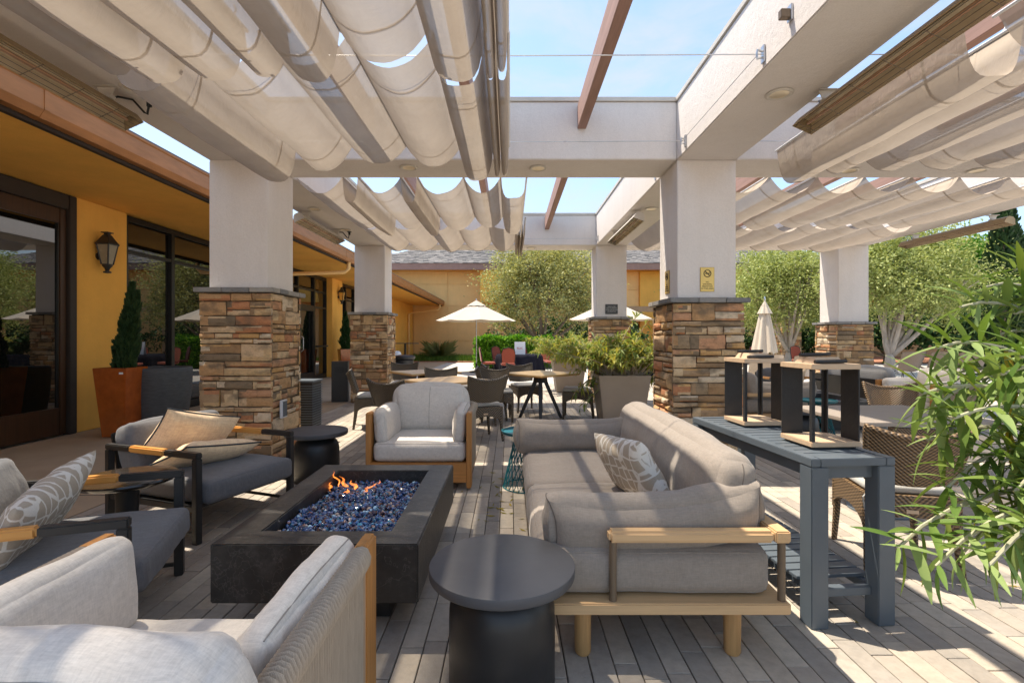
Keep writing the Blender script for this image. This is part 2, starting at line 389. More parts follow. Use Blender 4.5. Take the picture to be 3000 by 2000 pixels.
m_pattern, N, L, b = newmat("trellis_print")
v = coords(N, L, (1,1,1)); mpn = N.new("ShaderNodeVectorMath"); mpn.operation = 'ADD'
nz = N.new("ShaderNodeTexNoise"); nz.inputs['Scale'].default_value = 9; L.new(v, nz.inputs['Vector'])
vs_ = N.new("ShaderNodeVectorMath"); vs_.operation = 'SCALE'; vs_.inputs['Scale'].default_value = .012; L.new(nz.outputs['Color'], vs_.inputs[0])
L.new(v, mpn.inputs[0]); L.new(vs_.outputs[0], mpn.inputs[1])
flat = N.new("ShaderNodeMapping"); flat.inputs['Scale'].default_value = (1, 0, .85); L.new(mpn.outputs[0], flat.inputs[0])
vo = N.new("ShaderNodeTexVoronoi"); vo.feature = 'DISTANCE_TO_EDGE'; vo.inputs['Scale'].default_value = 18; vo.inputs['Randomness'].default_value = .55; L.new(flat.outputs[0], vo.inputs['Vector'])
wv = noi(N, L, coords(N, L, (200,200,200)), 1, 2)
cc = ramp(N, L, vo.outputs['Distance'], [(.06,(.78,.75,.69)),(.08,(.47,.405,.325))])
L.new(mixc(N, L, .35, cc, ramp(N, L, wv, [(.3,(.7,.7,.7)),(.7,(1,1,1))]), 'MULTIPLY'), b.inputs['Base Color']); b.inputs['Roughness'].default_value = .95
bumpn(N, L, wv, .4, .002, b)

OL = [(.36,.40,.24),(.24,.26,.09),(.36,.36,.12),(.48,.46,.18),(.58,.54,.24),(.40,.39,.14),(.62,.55,.18)]
m_olive = leafmat("olive_leaves", OL, .3)
m_olive2 = leafmat("grey_green_leaves", [(.22,.27,.07),(.37,.42,.14),(.52,.54,.22),(.31,.35,.08)], .3)
m_green = leafmat("bright_green_leaves", [(.05,.15,.015),(.11,.26,.02),(.20,.36,.04),(.07,.18,.02)], .4)
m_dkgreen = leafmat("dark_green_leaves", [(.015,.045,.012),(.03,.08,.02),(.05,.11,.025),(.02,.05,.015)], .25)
m_cypress = leafmat("cypress_leaves", [(.02,.05,.02),(.035,.075,.025),(.055,.095,.03)], .2)
m_hedge = leafmat("hedge_leaves", [(.05,.17,.01),(.11,.30,.015),(.20,.42,.03),(.30,.48,.05)], .4)
m_sage = leafmat("sage_shrub_leaves", [(.12,.19,.05),(.23,.31,.08),(.36,.38,.09),(.48,.40,.07),(.28,.36,.17)], .4)
m_leafA = leafmat("long_green_leaf", [(.09,.17,.03),(.17,.26,.055),(.30,.39,.14),(.12,.21,.035),(.25,.31,.06)], .3, .6)
m_leafB = leafmat("yellowing_leaf", [(.42,.31,.025),(.24,.23,.02),(.50,.36,.04)], .4, .5)
m_grass = leafmat("lawn_grass", [(.05,.13,.02),(.10,.20,.03),(.16,.25,.05)], .3)
m_tuft = leafmat("dry_grass_blades", [(.16,.20,.05),(.30,.28,.10),(.12,.17,.04)], .3)
# ================================================================= SETTING
g = MB(); g.b2(-400, 400, -60, 700, -.5, -.03); tag(g.build("ground", m_conc2, smooth=0), kind='structure')
g = MB(); g.b2(-6.0, -3.25, -3, 31, -.3, .0); wk = tag(g.build("walkway", m_conc, smooth=0), kind='structure')
g = MB()
for y in (1.2, 4.2, 7.2, 10.2, 13.2, 16.2, 19.2, 22.2, 25.2): g.b2(-6, -3.26, y, y+.012, -.001, .0015)
g.build("control_joint", m_joint, wk, smooth=0)
g = MB(); g.b2(-3.245, 11.5, -1.5, 14.0, -.3, -.012); patio = tag(g.build("patio_floor", m_joint, smooth=0), kind='structure')
g = MB(); g.b2(-3.245, 40, 14.004, 24.5, -.3, -.004); tag(g.build("plaza_floor", m_conc2, smooth=0), kind='structure')
g = MB(); g.b2(-6, 2.4, 26.2, 31, -.25, .03); g.b2(2.4, 46, 25, 60, -.25, .02); tag(g.build("planting_bed_ground", m_mulch, smooth=0), kind='structure')
# pavers
PW, PG = .099, .005
pm = {}
for Ln in (.22, .31, .40, .50):
    for k in range(2):
        b_ = MB(); b_.b2(-(PW-PG)/2, (PW-PG)/2, -(Ln-PG)/2, (Ln-PG)/2, -.05, 0); pm[Ln, k] = b_.mesh("paver", m_paver, bevel=.0022, seg=1, smooth=0)
rp = random.Random(3); allp = []
x = -3.24+PW/2
while x < 11.4:
    y = -1.0-rp.random()*.5
    while y < 13.95:
        Ln = rp.choice((.22, .31, .40, .40, .50, .50))
        allp.append((x, y+Ln/2, Ln)); y += Ln
    x += PW
def seen(p):
    x, y, l = p
    if y < 1.85 or abs(x) > 1.03*y+.05: return False
    if -1.32 < x < -.38 and 2.2 < y < 3.5: return False      # under the fire pit
    if .2 < x < 1.0 and 2.3 < y < 3.9: return False           # under the sofa
    if x < -1.3 and y < 2.9: return False
    return True
near = sorted([p for p in allp if seen(p)], key=lambda p: p[1]*1.0+abs(p[0])*.35)[:300]; ns = set(near)
for p in near:
    o = link("paver", pm[p[2], rp.randint(0,1)], patio); o.location = (p[0], p[1], rp.uniform(-.0015, .0015))
    o.rotation_euler = (rp.uniform(-.003,.003), rp.uniform(-.004,.004), 0)
g = MB()
for p in allp:
    if p in ns: continue
    z = rp.uniform(-.0015,.0015); x, y, l = p; a = (PW-PG)/2; c_ = (l-PG)/2; e = .0022
    g.add([(x-a,y-c_,z-.05),(x+a,y-c_,z-.05),(x+a,y+c_,z-.05),(x-a,y+c_,z-.05),(x-a,y-c_,z-e),(x+a,y-c_,z-e),(x+a,y+c_,z-e),(x-a,y+c_,z-e),(x-a+e,y-c_+e,z),(x+a-e,y-c_+e,z),(x+a-e,y+c_-e,z),(x-a+e,y+c_-e,z)],
          [(8,9,10,11),(4,5,9,8),(5,6,10,9),(6,7,11,10),(7,4,8,11),(0,1,5,4),(1,2,6,5),(2,3,7,6),(3,0,4,7)])
tag(g.build("paver_field", m_paver, patio, smooth=0), kind='stuff')

# ---------------------------------------------------------------- stone columns
def stone_mesh(seed):
    r = random.Random(seed); n = 4
    # unit stone: x,z in [-.5,.5], depth y from 0 (outer face) to 1 (inside); outer face rough, edges knocked off
    vs = []; fs = []
    def pt(i, j):
        u = -.5+i/n; v = -.5+j/n; e = (i in (0, n)) or (j in (0, n))
        d = r.uniform(.30,.42) if e else r.uniform(0,.2)
        if e: u += r.uniform(-.012,.012); v += r.uniform(-.045,.03)*(1 if j == n else -1)*(j in (0,n))
        return (u, d, v)
    vs = [pt(i, j) for i in range(n+1) for j in range(n+1)]
    fs = [(i*(n+1)+j, (i+1)*(n+1)+j, (i+1)*(n+1)+j+1, i*(n+1)+j+1) for i in range(n) for j in range(n)]
    rim = [(i,0) for i in range(n)]+[(n,j) for j in range(n)]+[(i,n) for i in range(n,0,-1)]+[(0,j) for j in range(n,0,-1)]
    ri = [i*(n+1)+j for i, j in rim]; b0 = len(vs); vs += [(vs[k][0]*.985, 1.0, vs[k][2]*.97) for k in ri]
    m = len(ri); fs += [(ri[k], b0+k, b0+(k+1)%m, ri[(k+1)%m]) for k in range(m)]
    b_ = MB(); b_.add(vs, fs); return b_.mesh("stone", m_stone, smooth=35)
SM = [stone_mesh(s) for s in range(14)]
def layout(r, W, H):
    """stones of one face: list of (x0,x1,z0,z1)"""
    out = []; z = 0
    while z < H-.02:
        h = r.choice((.055,.07,.085,.105,.125,.15,.18)); h = min(h, H-z)
        if H-z-h < .045: h = H-z
        x = 0
        while x < W-.02:
            l = r.uniform(.13,.22)+r.random()**1.6*.24
            if W-x-l < .09: l = W-x
            if h > .09 and r.random() < .38:
                k = r.uniform(.4,.6)*h; out += [(x,x+l,z,z+k),(x,x+l,z+k,z+h)]
                # split the thin ones differently sometimes
            else: out.append((x,x+l,z,z+h))
            x += l
        z += h
    return out
def column(label, x0, y0, capz, seed, faces='FLR'):
    """x0,y0: near left corner of the plaster shaft"""
    W = .61; cx, cy = x0+W/2, y0+W/2; r = random.Random(seed)
    t = thing("pergola_column", label, "column", (cx, cy, 0), 0, "stone and plaster columns of the pergola")
    MB().b2(-W/2, W/2, -W/2, W/2, capz-.02, 3.168).build("plaster_shaft", m_stucco, t, bevel=.006)
    s = W/2+.035; MB().b2(-s, s, -s, s, 0, capz-.05).build("mortar_core", m_mortar, t, smooth=0)
    H = capz-.055; D = .055; S = s+.035
    back = MB()
    for f, M in (('F', T(0,-S,0)), ('R', T(S,0,0,rz=90)), ('L', T(-S,0,0,rz=-90)), ('B', T(0,S,0,rz=180))):
        wd = 2*S-.004 if f in 'FB' else 2*S-2*D+.03
        for a, b_, c_, d_ in layout(r, wd, H):
            gap = .009; sx, sz = b_-a-gap, d_-c_-gap; dep = D+r.uniform(-.012,.028)
            off = D-dep
            mtx = M @ Matrix.Translation((-wd/2+(a+b_)/2, off, (c_+d_)/2)) @ Matrix.Diagonal((sx, dep, sz, 1))
            me = r.choice(SM)
            if f in faces:
                o = link("stone", me, t); o.matrix_local = mtx
            else: back.add([v.co for v in me.vertices], [tuple(p.vertices) for p in me.polygons], mtx)
    if back.v: tag(back.build("stone_facing", m_stone, t, smooth=35), kind='stuff')
    c = S+.035; k = c-.17
    for (a, b_, c2, d_) in ((-c,-.12,-c,-k),(-.115,.16,-c,-k),(.165,c,-c,-k),(-c,-.05,k,c),(-.045,c,k,c),(-c,-k,-k+.004,.02),(-c,-k,.025,k-.004),(k,c,-k+.004,-.06),(k,c,-.055,k-.004)):
        q = MB(); q.b2(a, b_, c2, d_, capz-.048+r.uniform(-.002,.002), capz+r.uniform(-.002,.002)); q.build("cap_stone", m_cap, t, bevel=.005)
    return t
X0, X1, X2 = -3.135, 1.747, 6.63; Y0, Y1, Y2 = .34, 5.22, 10.1
column("large stone and plaster column left of the fire pit, behind the grey lounge chair", X0, Y1, 1.835, 11)
column("large stone and plaster column with brass no smoking plates, behind the console table", X1, Y1, 1.73, 12)
column("farther stone column beside the orange building, next to the tall black bin", X0, Y2, 1.82, 13)
column("farther stone column with a dark notice plaque, in front of the half hidden cream umbrella", X1, Y2, 1.73, 14)
column("rightmost stone column, in front of the pale trunked trees", X2, Y2, 1.63, 15)

# ---------------------------------------------------------------- pergola frame
pg = thing("pergola", "white plastered pergola frame with deep beams spanning the patio", "pergola", (0, 0, 3.17))
ZB, ZT = 3.17, 3.775
for x0 in (X0, X1, X2):
    MB().b2(x0-.005, x0+.615, -.5, 10.715, ZB, ZT).build("long_beam", m_stucco, pg, world=True, bevel=.008)
    MB().b2(x0-.02, x0+.63, -.52, 10.73, ZT+.002, ZT+.05).build("coping", m_alu if 0 else m_cream, pg, world=True, bevel=.004)
for y0 in (Y1, Y2):
    for a, b_ in ((X0+.617, X1-.007), (X1+.617, X2-.007)):
        MB().b2(a, b_, y0-.004, y0+.60, ZB+.004, ZT-.002).build("cross_beam", m_stucco, pg, world=True, bevel=.008)
        MB().b2(a+.016, b_-.016, y0-.02, y0+.615, ZT, ZT+.046).build("coping", m_cream, pg, world=True, bevel=.004)
for bx in (X0+.61, X1+.61):
    for k in (1, 2, 3):
        xc = bx+4.27*k/4+(.07 if k == 3 else 0)
        for a, b_ in ((-.3, Y1-.006), (Y1+.602, Y2-.006)):
            MB().b2(xc-.045, xc+.045, a, b_, 3.49, 3.73).build("rafter", m_rafter, pg, world=True, bevel=.004)

# ---------------------------------------------------------------- shade sails on cables
def shade(label, peaks, y0, y1, seed, z=3.22):
    r = random.Random(seed); xm = (peaks[0]+peaks[-1])/2
    t = thing("shade_sail", label, "shade sail", (xm, (y0+y1)/2, z), 0, "retractable fabric shade sails hung under the pergola")
    nseg = len(peaks)-1; K = 12; sag = []
    for i in range(nseg):
        wd = peaks[i+1]-peaks[i]
        sag.append(max(.10, (.20 if wd > .42 else .30 if wd > .15 else .27))*r.uniform(.9,1.12))
    def prof(i, u, yy):
        e = 2*u-1; wd = peaks[i+1]-peaks[i]
        zz = -sag[i]*(1-abs(e)**(2.3 if wd > .42 else 3.2))
        xx = peaks[i]+wd*(u+ (0 if wd > .3 else 0))
        if wd < .42: xx += -.06*(wd)*math.sin(2*math.pi*u)
        return xx, zz
    ny = 22; g = MB(); vs = []; cols = nseg*K+1
    for j in range(ny+1):
        yy = y0+(y1-y0)*j/ny
        for c_ in range(cols):
            i = min(c_//K, nseg-1); u = (c_-i*K)/K
            xx, zz = prof(i, u, yy); q = noise.noise(Vector((xx*2.2, yy*1.1, seed)))
            env = 4*u*(1-u); zz += q*.035*env-.02*env*math.sin(math.pi*j/ny)+.012*env*noise.noise(Vector((xx*9, yy*2.6, seed+5)))
            vs.append((xx-xm, yy-(y0+y1)/2, zz))
    fs = [(j*cols+c_, j*cols+c_+1, (j+1)*cols+c_+1, (j+1)*cols+c_) for j in range(ny) for c_ in range(cols-1)]
    g.add(vs, fs); g.build("fabric", m_shade, t, smooth=180)
    for yy in (y0+.30, y1-.30):                     # sewn webbing tapes
        h = MB(); v2 = []
        for q in (0, .022):
            for c_ in range(cols):
                i = min(c_//K, nseg-1); u = (c_-i*K)/K; j = (yy-y0)/(y1-y0)
                xx, zz = prof(i, u, yy+q); env = 4*u*(1-u)
                zz += noise.noise(Vector((xx*2.2, (yy+q)*1.1, seed)))*.035*env-.02*env*math.sin(math.pi*j)+.012*env*noise.noise(Vector((xx*9, (yy+q)*2.6, seed+5)))
                v2.append((xx-xm, yy+q-(y0+y1)/2, zz+.008))
        h.add(v2, [(c_, c_+1, cols+c_+1, cols+c_) for c_ in range(cols-1)]); h.build("webbing_tape", m_shade, t, smooth=180)
    for i, p in enumerate(peaks):
        q = MB(); q.tube([(p-xm, -(y1-y0)/2-.03, .012), (p-xm, (y1-y0)/2+.03, .012)], .011, 8); q.build("batten", m_alu, t)
    for p in peaks[1:-1:2]:
        for yy in (y0+.12, y1-.12):
            q = MB(); q.tube([(p-xm, yy-(y0+y1)/2, .02), (p-xm+.012, yy-(y0+y1)/2, .05), (p-xm, yy-(y0+y1)/2, .075)], .006, 6); q.build("hanger", m_alu, t)
    return t
def even(a, b_, n, r=.04, seed=0):
    q = random.Random(seed); return [a+(b_-a)*i/n+(q.uniform(-r, r) if 0 < i < n else 0) for i in range(n+1)]
shade("beige shade sail over the fire pit, the strip nearest the camera", [-2.50,-2.28,-1.95,-1.62,-1.36,-1.04,-.50,-.15,-.085,-.015], 1.02, 3.06, 1, 3.20)
shade("beige shade sail over the fire pit ending at the plaster cross beam", [-2.50,-2.10,-1.55,-1.02,-.48,-.16,-.09,-.01], 3.12, 4.93, 2, 3.20)
shade("beige shade sail beyond the cross beam, nearer strip over the dining tables", [-2.53,-1.98,-1.80,-1.29,-1.10,-.55,-.11,.2], 5.92, 7.92, 3)
shade("beige shade sail at the far end of the middle bay above the umbrella", [-2.5,-1.98,-1.42,-.9,-.36,.10,.15,.2,.25], 7.98, 9.98, 4)
shade("beige shade sail over the right bay, the strip nearest the camera", even(2.85, 6.5, 7, .03, 1), 1.02, 2.92, 5, 3.20)
shade("beige shade sail over the right bay, hanging beside the strip heater by the cross beam", [2.70,3.06,3.52,4.06,4.62,5.18,5.74,6.25,6.55], 2.98, 5.06, 6, 3.20)
shade("beige shade sail in the far right bay, nearer strip with a scalloped front edge", [2.46,3.06,3.62,4.18,4.74,5.30,5.88,6.5], 5.90, 7.92, 7)
shade("beige shade sail in the far right bay, far strip next to the rightmost column", [2.42,3.0,3.55,4.13,4.7,5.25,5.85,6.52], 7.98, 9.98, 8)

# cables and their anchors
def anchor(x, y, z, label, nx=-1):
    t = thing("cable_anchor", label, "cable anchor", (x, y, z), 0, "zinc cable anchors on the plaster beams")
    q = MB(); q.b2(min(0,nx*.012), max(0,nx*.012), -.022, .022, -.06, .06); q.build("plate", m_steel, t, bevel=.003)
    q = MB(); q.tube([(nx*.01,0,.02),(nx*.045,0,.03),(nx*.05,0,0),(nx*.045,0,-.03),(nx*.01,0,-.02)], .008, 8); q.build("eye", m_steel, t)
for i, yy in enumerate((3.43, 4.95, 5.98, 9.85)):
    w_ = ("over the fire pit", "just before the first cross beam", "just beyond the first cross beam", "just before the far cross beam")[i]
    for a, b_, s in ((X0+.62, X1-.02, "middle"), (X1+.63, X2-.02, "right")):
        q = MB(); q.tube([(a, yy, 3.262), ((a+b_)/2, yy, 3.25), (b_, yy, 3.262)], .0038, 6)
        tag(q.build("shade_cable", m_steel), f"thin steel cable across the {s} bay, {w_}", "cable", "steel shade cables")
    anchor(X1-.006, yy, 3.262, f"zinc cable anchor on the middle beam {w_}")
q = MB(); q.tube([(X1-.05, 3.43, 3.258), (X1-.05, 4.95, 3.258)], .003, 6); tag(q.build("shade_cable", m_steel), "thin steel cable strung along the left face of the middle beam", "cable", "steel shade cables")
t = thing("bracket", "rusty steel bracket on the middle beam nearest the top of the photo", "bracket", (X1-.006, 3.10, 3.33))
MB().b2(-.012, 0, -.025, .025, -.05, .05).build("plate", m_steel, t, bevel=.002); MB().b2(-.07, -.012, -.02, .02, -.035, .02).build("lug", m_bronze, t, bevel=.003)

# recessed downlights
def downlight(x, y, label):
    t = thing("downlight", label, "downlight", (x, y, 3.168), 0, "round downlights recessed in the beams")
    MB().lathe([(.095,0),(.1,-.006),(.085,-.014),(.068,-.008),(.068,.0)], 28, cap=False).build("trim_ring", m_cream, t)
    MB().lathe([(.067,-.008),(.05,-.0035),(.02,-.001),(.0,-.001)], 24, cap=False).build("reflector", m_reflector, t)
for x, y, l in ((-2.77,3.70,"downlight in the left beam beside the heater bracket"),(2.04,3.79,"downlight in the middle beam beside the right heater bracket"),
    (.31,5.47,"downlight in the first cross beam under the open sky gap"),(-1.1,5.45,"downlight in the first cross beam behind the shade sail"),(-2.81,7.2,"downlight in the left beam by the farther white heater, nearer one"),
    (-2.83,8.6,"downlight in the left beam beyond the farther white heater"),(2.04,7.2,"downlight in the middle beam beyond the no smoking column"),(3.76,5.55,"downlight in the right cross beam above the scalloped shade, left one"),
    (5.18,5.55,"downlight in the right cross beam above the scalloped shade, right one"),(.45,10.4,"downlight in the farthest cross beam above the olive tree")):
    if abs(y-5.5) < .2 or y > 10: l2 = l
    downlight(x, y, l)
    if abs(y-5.5) < .2 or y > 10: bpy.data.objects[[o.name for o in C.objects if o.name.startswith("downlight")][-1]].location.z = 3.172

# infrared strip heaters
def heater(label, x, y0, y1, tilt, body, z=3.02):
    Ln = y1-y0; t = thing("patio_heater", label, "heater", (x, (y0+y1)/2, z), 0, "infrared strip heaters hung from the beams")
    h = Ln/2; A = Matrix.Rotation(R(tilt), 4, 'Y')
    pr = [(-.085,-.04),(-.06,.04),(-.03,.065),(.03,.065),(.06,.04),(.085,-.04)]
    pin = [(.077,-.04),(.053,.03),(.026,.052),(-.026,.052),(-.053,.03),(-.077,-.04)]
    ring = pr+pin; n = len(ring)
    q = MB(); q.add([(p[0],-h,p[1]) for p in ring]+[(p[0],h,p[1]) for p in ring], [(i,(i+1)%n,n+(i+1)%n,n+i) for i in range(n)], A)
    for s in (-1, 1):
        m_ = len(pr); q.add([(p[0],s*h,p[1]) for p in pr]+[(p[0],s*(h-.006),p[1]) for p in pr], [tuple(range(m_)),tuple(range(m_,2*m_))[::-1]]+[(i,(i+1)%m_,m_+(i+1)%m_,m_+i) for i in range(m_)], A)
    q.build("housing", body, t, smooth=30)
    q = MB(); pi2 = [(p[0]*.96, p[1]-.004) for p in pin]; q.add([(p[0],-h+.01,p[1]) for p in pi2]+[(p[0],h-.01,p[1]) for p in pi2], [(i,i+1,6+i+1,6+i) for i in range(5)], A); q.build("reflector", m_reflector, t, smooth=20)
    q = MB(); q.tube([(0,-h+.06,-.005),(0,h-.06,-.005)], .013, 10, A); q.build("heating_tube", m_quartz, t)
    q = MB()
    for xx in (-.06,-.02,.02,.06): q.tube([(xx,-h,-.041),(xx,h,-.041)], .0022, 5, A)
    k = -h+.15
    while k < h: q.tube([(-.082,k,-.043),(.082,k,-.043)], .0022, 5, A); k += .3
    q.build("wire_guard", m_bronze, t)
    top = 3.167-z
    for s in (-.72, .72):
        q = MB(); yy = s*h
        q.add([(-.02,yy-.004,.07),(.05,yy-.004,.07),(.08,yy-.004,top),(-.06,yy-.004,top),(-.02,yy+.004,.07),(.05,yy+.004,.07),(.08,yy+.004,top),(-.06,yy+.004,top)],
              [(0,1,2,3),(7,6,5,4),(0,4,5,1),(1,5,6,2),(2,6,7,3),(3,7,4,0)]); q.b2(-.07,.09,yy-.035,yy+.035,top-.006,top); q.b2(-.03,.06,yy-.03,yy+.03,.06,.085); q.build("bracket", m_cream if body is m_cream else m_bronze if 0 else m_cream, t, bevel=.002)
    sy = (h-.12); q = MB(); q.tube([(.0,sy-.1,.08),(.02,sy-.05,.12),(.08,sy+.02,.13),(.14,sy+.06,.05),(.17,sy+.05,.03),(.185,sy+.05,top-.03)], .008, 8); q.build("power_cord", m_cord, t)
    q = MB(); q.b2(.15,.22,sy+.015,sy+.085,top-.006,top); q.lathe([(.018,-.05),(.02,0)], 12, (.185,sy+.05,top-.006)); q.build("plug_box", m_cord, t)
    return t
heater("bronze strip heater under the left beam, in front of the orange eave", -2.98, 2.05, 3.95, -24, m_heater)
heater("bronze strip heater under the middle beam beside the right shade sail", 2.36, 2.0, 4.02, 24, m_heater)
heater("white strip heater under the left beam beyond the big left column", -3.0, 7.1, 8.85, -24, m_cream)
heater("white strip heater under the middle beam, seen left of the no smoking column", 1.83, 7.05, 8.95, 20, m_cream)
heater("long brown strip heater under the far right beam, against the green trees", 7.3, 7.3, 9.3, 14, m_heater)

# ---------------------------------------------------------------- signs
def textobj(name, s, size, mat, parent, loc, rot=(90,0,0), align='CENTER', space=1.0, ext=.0006):
    cu = bpy.data.curves.new(name, 'FONT'); cu.body = s; cu.size = size; cu.align_x = align; cu.align_y = 'CENTER'; cu.extrude = ext; cu.space_line = space
    cu.materials.append(mat); o = bpy.data.objects.new(name, cu); C.objects.link(o); bpy.context.view_layer.update(); me = bpy.data.meshes.new_from_object(o, depsgraph=bpy.context.evaluated_depsgraph_get()); bpy.data.objects.remove(o)
    o = link(name, me, parent); o.location = loc; o.rotation_euler = tuple(R(a) for a in rot); return o
def nosmoking(label, loc, rz):
    t = thing("no_smoking_sign", label, "sign", loc, rz, "brass no smoking plates on the stone column")
    MB().b2(-.074,.074,-.006,0,-.127,.127).build("plate", m_goldedge, t, bevel=.002)
    MB().b2(-.068,.068,-.0085,-.0062,-.121,.121).build("face", m_gold, t)
    q = MB(); c_ = (0,-.0095,.062); q.tube([(c_[0]+.036*math.cos(a), c_[1], c_[2]+.036*math.sin(a)) for a in [2*math.pi*i/32 for i in range(32)]], .0042, 6, closed=True)
    q.tube([(-.026,-.0095,.088),(.026,-.0095,.036)], .004, 6); q.b2(-.024,.016,-.0098,-.0086,.057,.067); q.b2(.018,.026,-.0098,-.0086,.057,.067)
    q.tube([(.022,-.0095,.07),(.02,-.0095,.078),(.028,-.0095,.084)], .0016, 5); q.build("no_smoking_symbol", m_ink, t)
    textobj("lettering", "NO\nSMOKING\nPERMITTED\nIN THIS AREA", .0215, m_ink, t, (0,-.0092,-.062), space=1.05)
nosmoking("brass no smoking plate on the front of the column behind the console table", (2.056, Y1-.002, 1.925), 0)
nosmoking("brass no smoking plate on the left side of the column behind the console table", (X1-.002, 5.54, 1.93), -90)
t = thing("notice_plaque", "dark notice plaque about face coverings on the farther middle column", "plaque", (2.05, Y2-.002, 1.885))
MB().b2(-.125,.125,-.012,0,-.098,.098).build("plate", m_plaque, t, bevel=.003)
textobj("lettering", "PLEASE WEAR\nFACE COVERINGS\nWHEN NOT EATING\nOR DRINKING", .026, m_pale, t, (0,-.0135,0), space=1.25)
t = thing("outlet_cover", "grey outlet cover plate set low on the right side of the big left column", "outlet", (-2.438, 5.36, .56), 90)
MB().b2(-.06,.06,-.03,0,-.095,.095).build("plate", m_alu, t, bevel=.004); MB().b2(-.045,.045,-.036,-.031,-.08,.08).build("flip_lid", m_slate, t, bevel=.004)
# ================================================================= ORANGE BUILDING ON THE LEFT
WX = -6.0
bd = thing("restaurant_building", "orange stucco building with dark glazing and deep eave along the left side", "building", (WX, 12, 0))
def P(name, mat, x0, x1, y0, y1, z0, z1, par=bd, **k): return MB().b2(x0, x1, y0, y1, z0, z1).build(name, mat, par, world=True, **k)
for y0, y1, px in ((6.93, 7.85, .0), (16.5, 17.5, .15), (19.4, 24.6, 0), (25.3, 30.98, 0), (-3, 3.2, 0)):
    P("wall_pier", m_orange, WX-.35, WX+px, y0, y1, 0, 3.26, bevel=.01)
P("roof_slab", m_darktrim, WX-8, WX-.36, -3, 30.9, 3.1, 3.24, smooth=0)
P("back_wall", m_darktrim, WX-4, WX-3.9, -3, 30.9, 0, 3.1, smooth=0)
# soffit, fascia, gutter
EX = -4.12
P("soffit", m_orange, WX-.3, EX-.12, -3, 30.95, 3.265, 3.30, smooth=0)
P("fascia_board", m_darktrim, EX-.12, EX-.06, -3, 30.95, 3.20, 3.46, smooth=0)  # near-black colour stands in for the shadow gap under the gutter
q = MB(); pr = [(-.055,3.235),(.03,3.235),(.075,3.30),(.075,3.47),(.09,3.485),(.09,3.50),(-.055,3.50)]
q.add([(EX+a,-3,z) for a, z in pr]+[(EX+a,30.95,z) for a, z in pr], [(i,(i+1)%7,7+(i+1)%7,7+i) for i in range(7)]+[tuple(range(7)),tuple(range(7,14))[::-1]])
q.build("gutter", m_copper, bd, world=True, smooth=20)
for yy in (4.35, 8.3, 12.4, 16.5, 20.6, 24.7):
    q = MB(); p2 = [(a*1.06+.001 if a > 0 else a, z+(-.004 if z < 3.3 else .003)) for a, z in pr]
    q.add([(EX+a,yy,z) for a, z in p2]+[(EX+a,yy+.05,z) for a, z in p2], [(i,(i+1)%7,7+(i+1)%7,7+i) for i in range(7)]+[tuple(range(7)),tuple(range(7,14))[::-1]]); q.build("gutter_strap", m_copper, bd, world=True, smooth=20)
q = MB()
for i in range(16):       # shingle courses of the low roof
    xa = EX+.05-i*.25; za = 3.52+i*.075
    q.b2(xa-.3, xa, -3, 30.9, za, za+.022)
tag(q.build("shingle_courses", m_shingle, bd, world=True, smooth=0), kind='stuff')
# glazing: (y0, y1, list of mullions)
def glazing(y0, y1, mull, zs=(2.68,), z1=3.24):
    f = MB(); a = .045
    f.b2(WX-.14, WX-.02, y0, y1, 0.0, .14); f.b2(WX-.14, WX-.02, y0, y1, z1-.09, z1); 
    ys = [y0]+mull+[y1]
    for y in ys: f.b2(WX-.142, WX-.018, y-a if y != y0 else y, y+a if y != y1 else y, .141, z1-.091)
    fr = f.build("window", m_frame, bd, world=True, bevel=.004)
    for i in range(len(ys)-1):
        u, v = ys[i]+(a if i else a), ys[i+1]-a
        zz = [.14]+list(zs)+[z1-.09]
        for j in range(len(zz)-1):
            MB().b2(WX-.085, WX-.075, u, v, zz[j]+.02, zz[j+1]-.02).build("pane", m_glass, fr, world=True, smooth=0)
            if j: MB().b2(WX-.138, WX-.022, u+.001, v-.001, zz[j]-.025, zz[j]+.025).build("transom", m_frame, fr, world=True, bevel=.003)
glazing(7.855, 13.2, [8.95, 10.3, 11.7]); glazing(17.505, 19.395, [18.4]); glazing(24.605, 25.295, [])
glazing(13.25, 16.45, [14.25, 15.45], (2.25, 2.75))
# entrance door in the second glazing
dr = P("door", m_frame, WX-.06, WX-.0, 14.30, 14.40, .02, 2.22, bevel=.004)
MB().b2(WX-.06, WX-.0, 15.3, 15.40, .02, 2.22).build("stile", m_frame, dr, world=True); MB().b2(WX-.06, WX-.0, 14.401, 15.299, 2.1, 2.22).build("rail", m_frame, dr, world=True); MB().b2(WX-.06, WX-.0, 14.401, 15.299, .02, .25).build("rail", m_frame, dr, world=True)
q = MB(); q.tube([(WX+.0,14.40,.9),(WX+.06,14.40,.95),(WX+.06,14.40,1.3),(WX,14.40,1.35)], .014, 8); q.build("handle", m_steel, dr, world=True)
MB().b2(WX+.0, WX+.05, 15.5, 16.4, 1.0, 1.05).build("push_bar", m_frame, bd, world=True, bevel=.004)
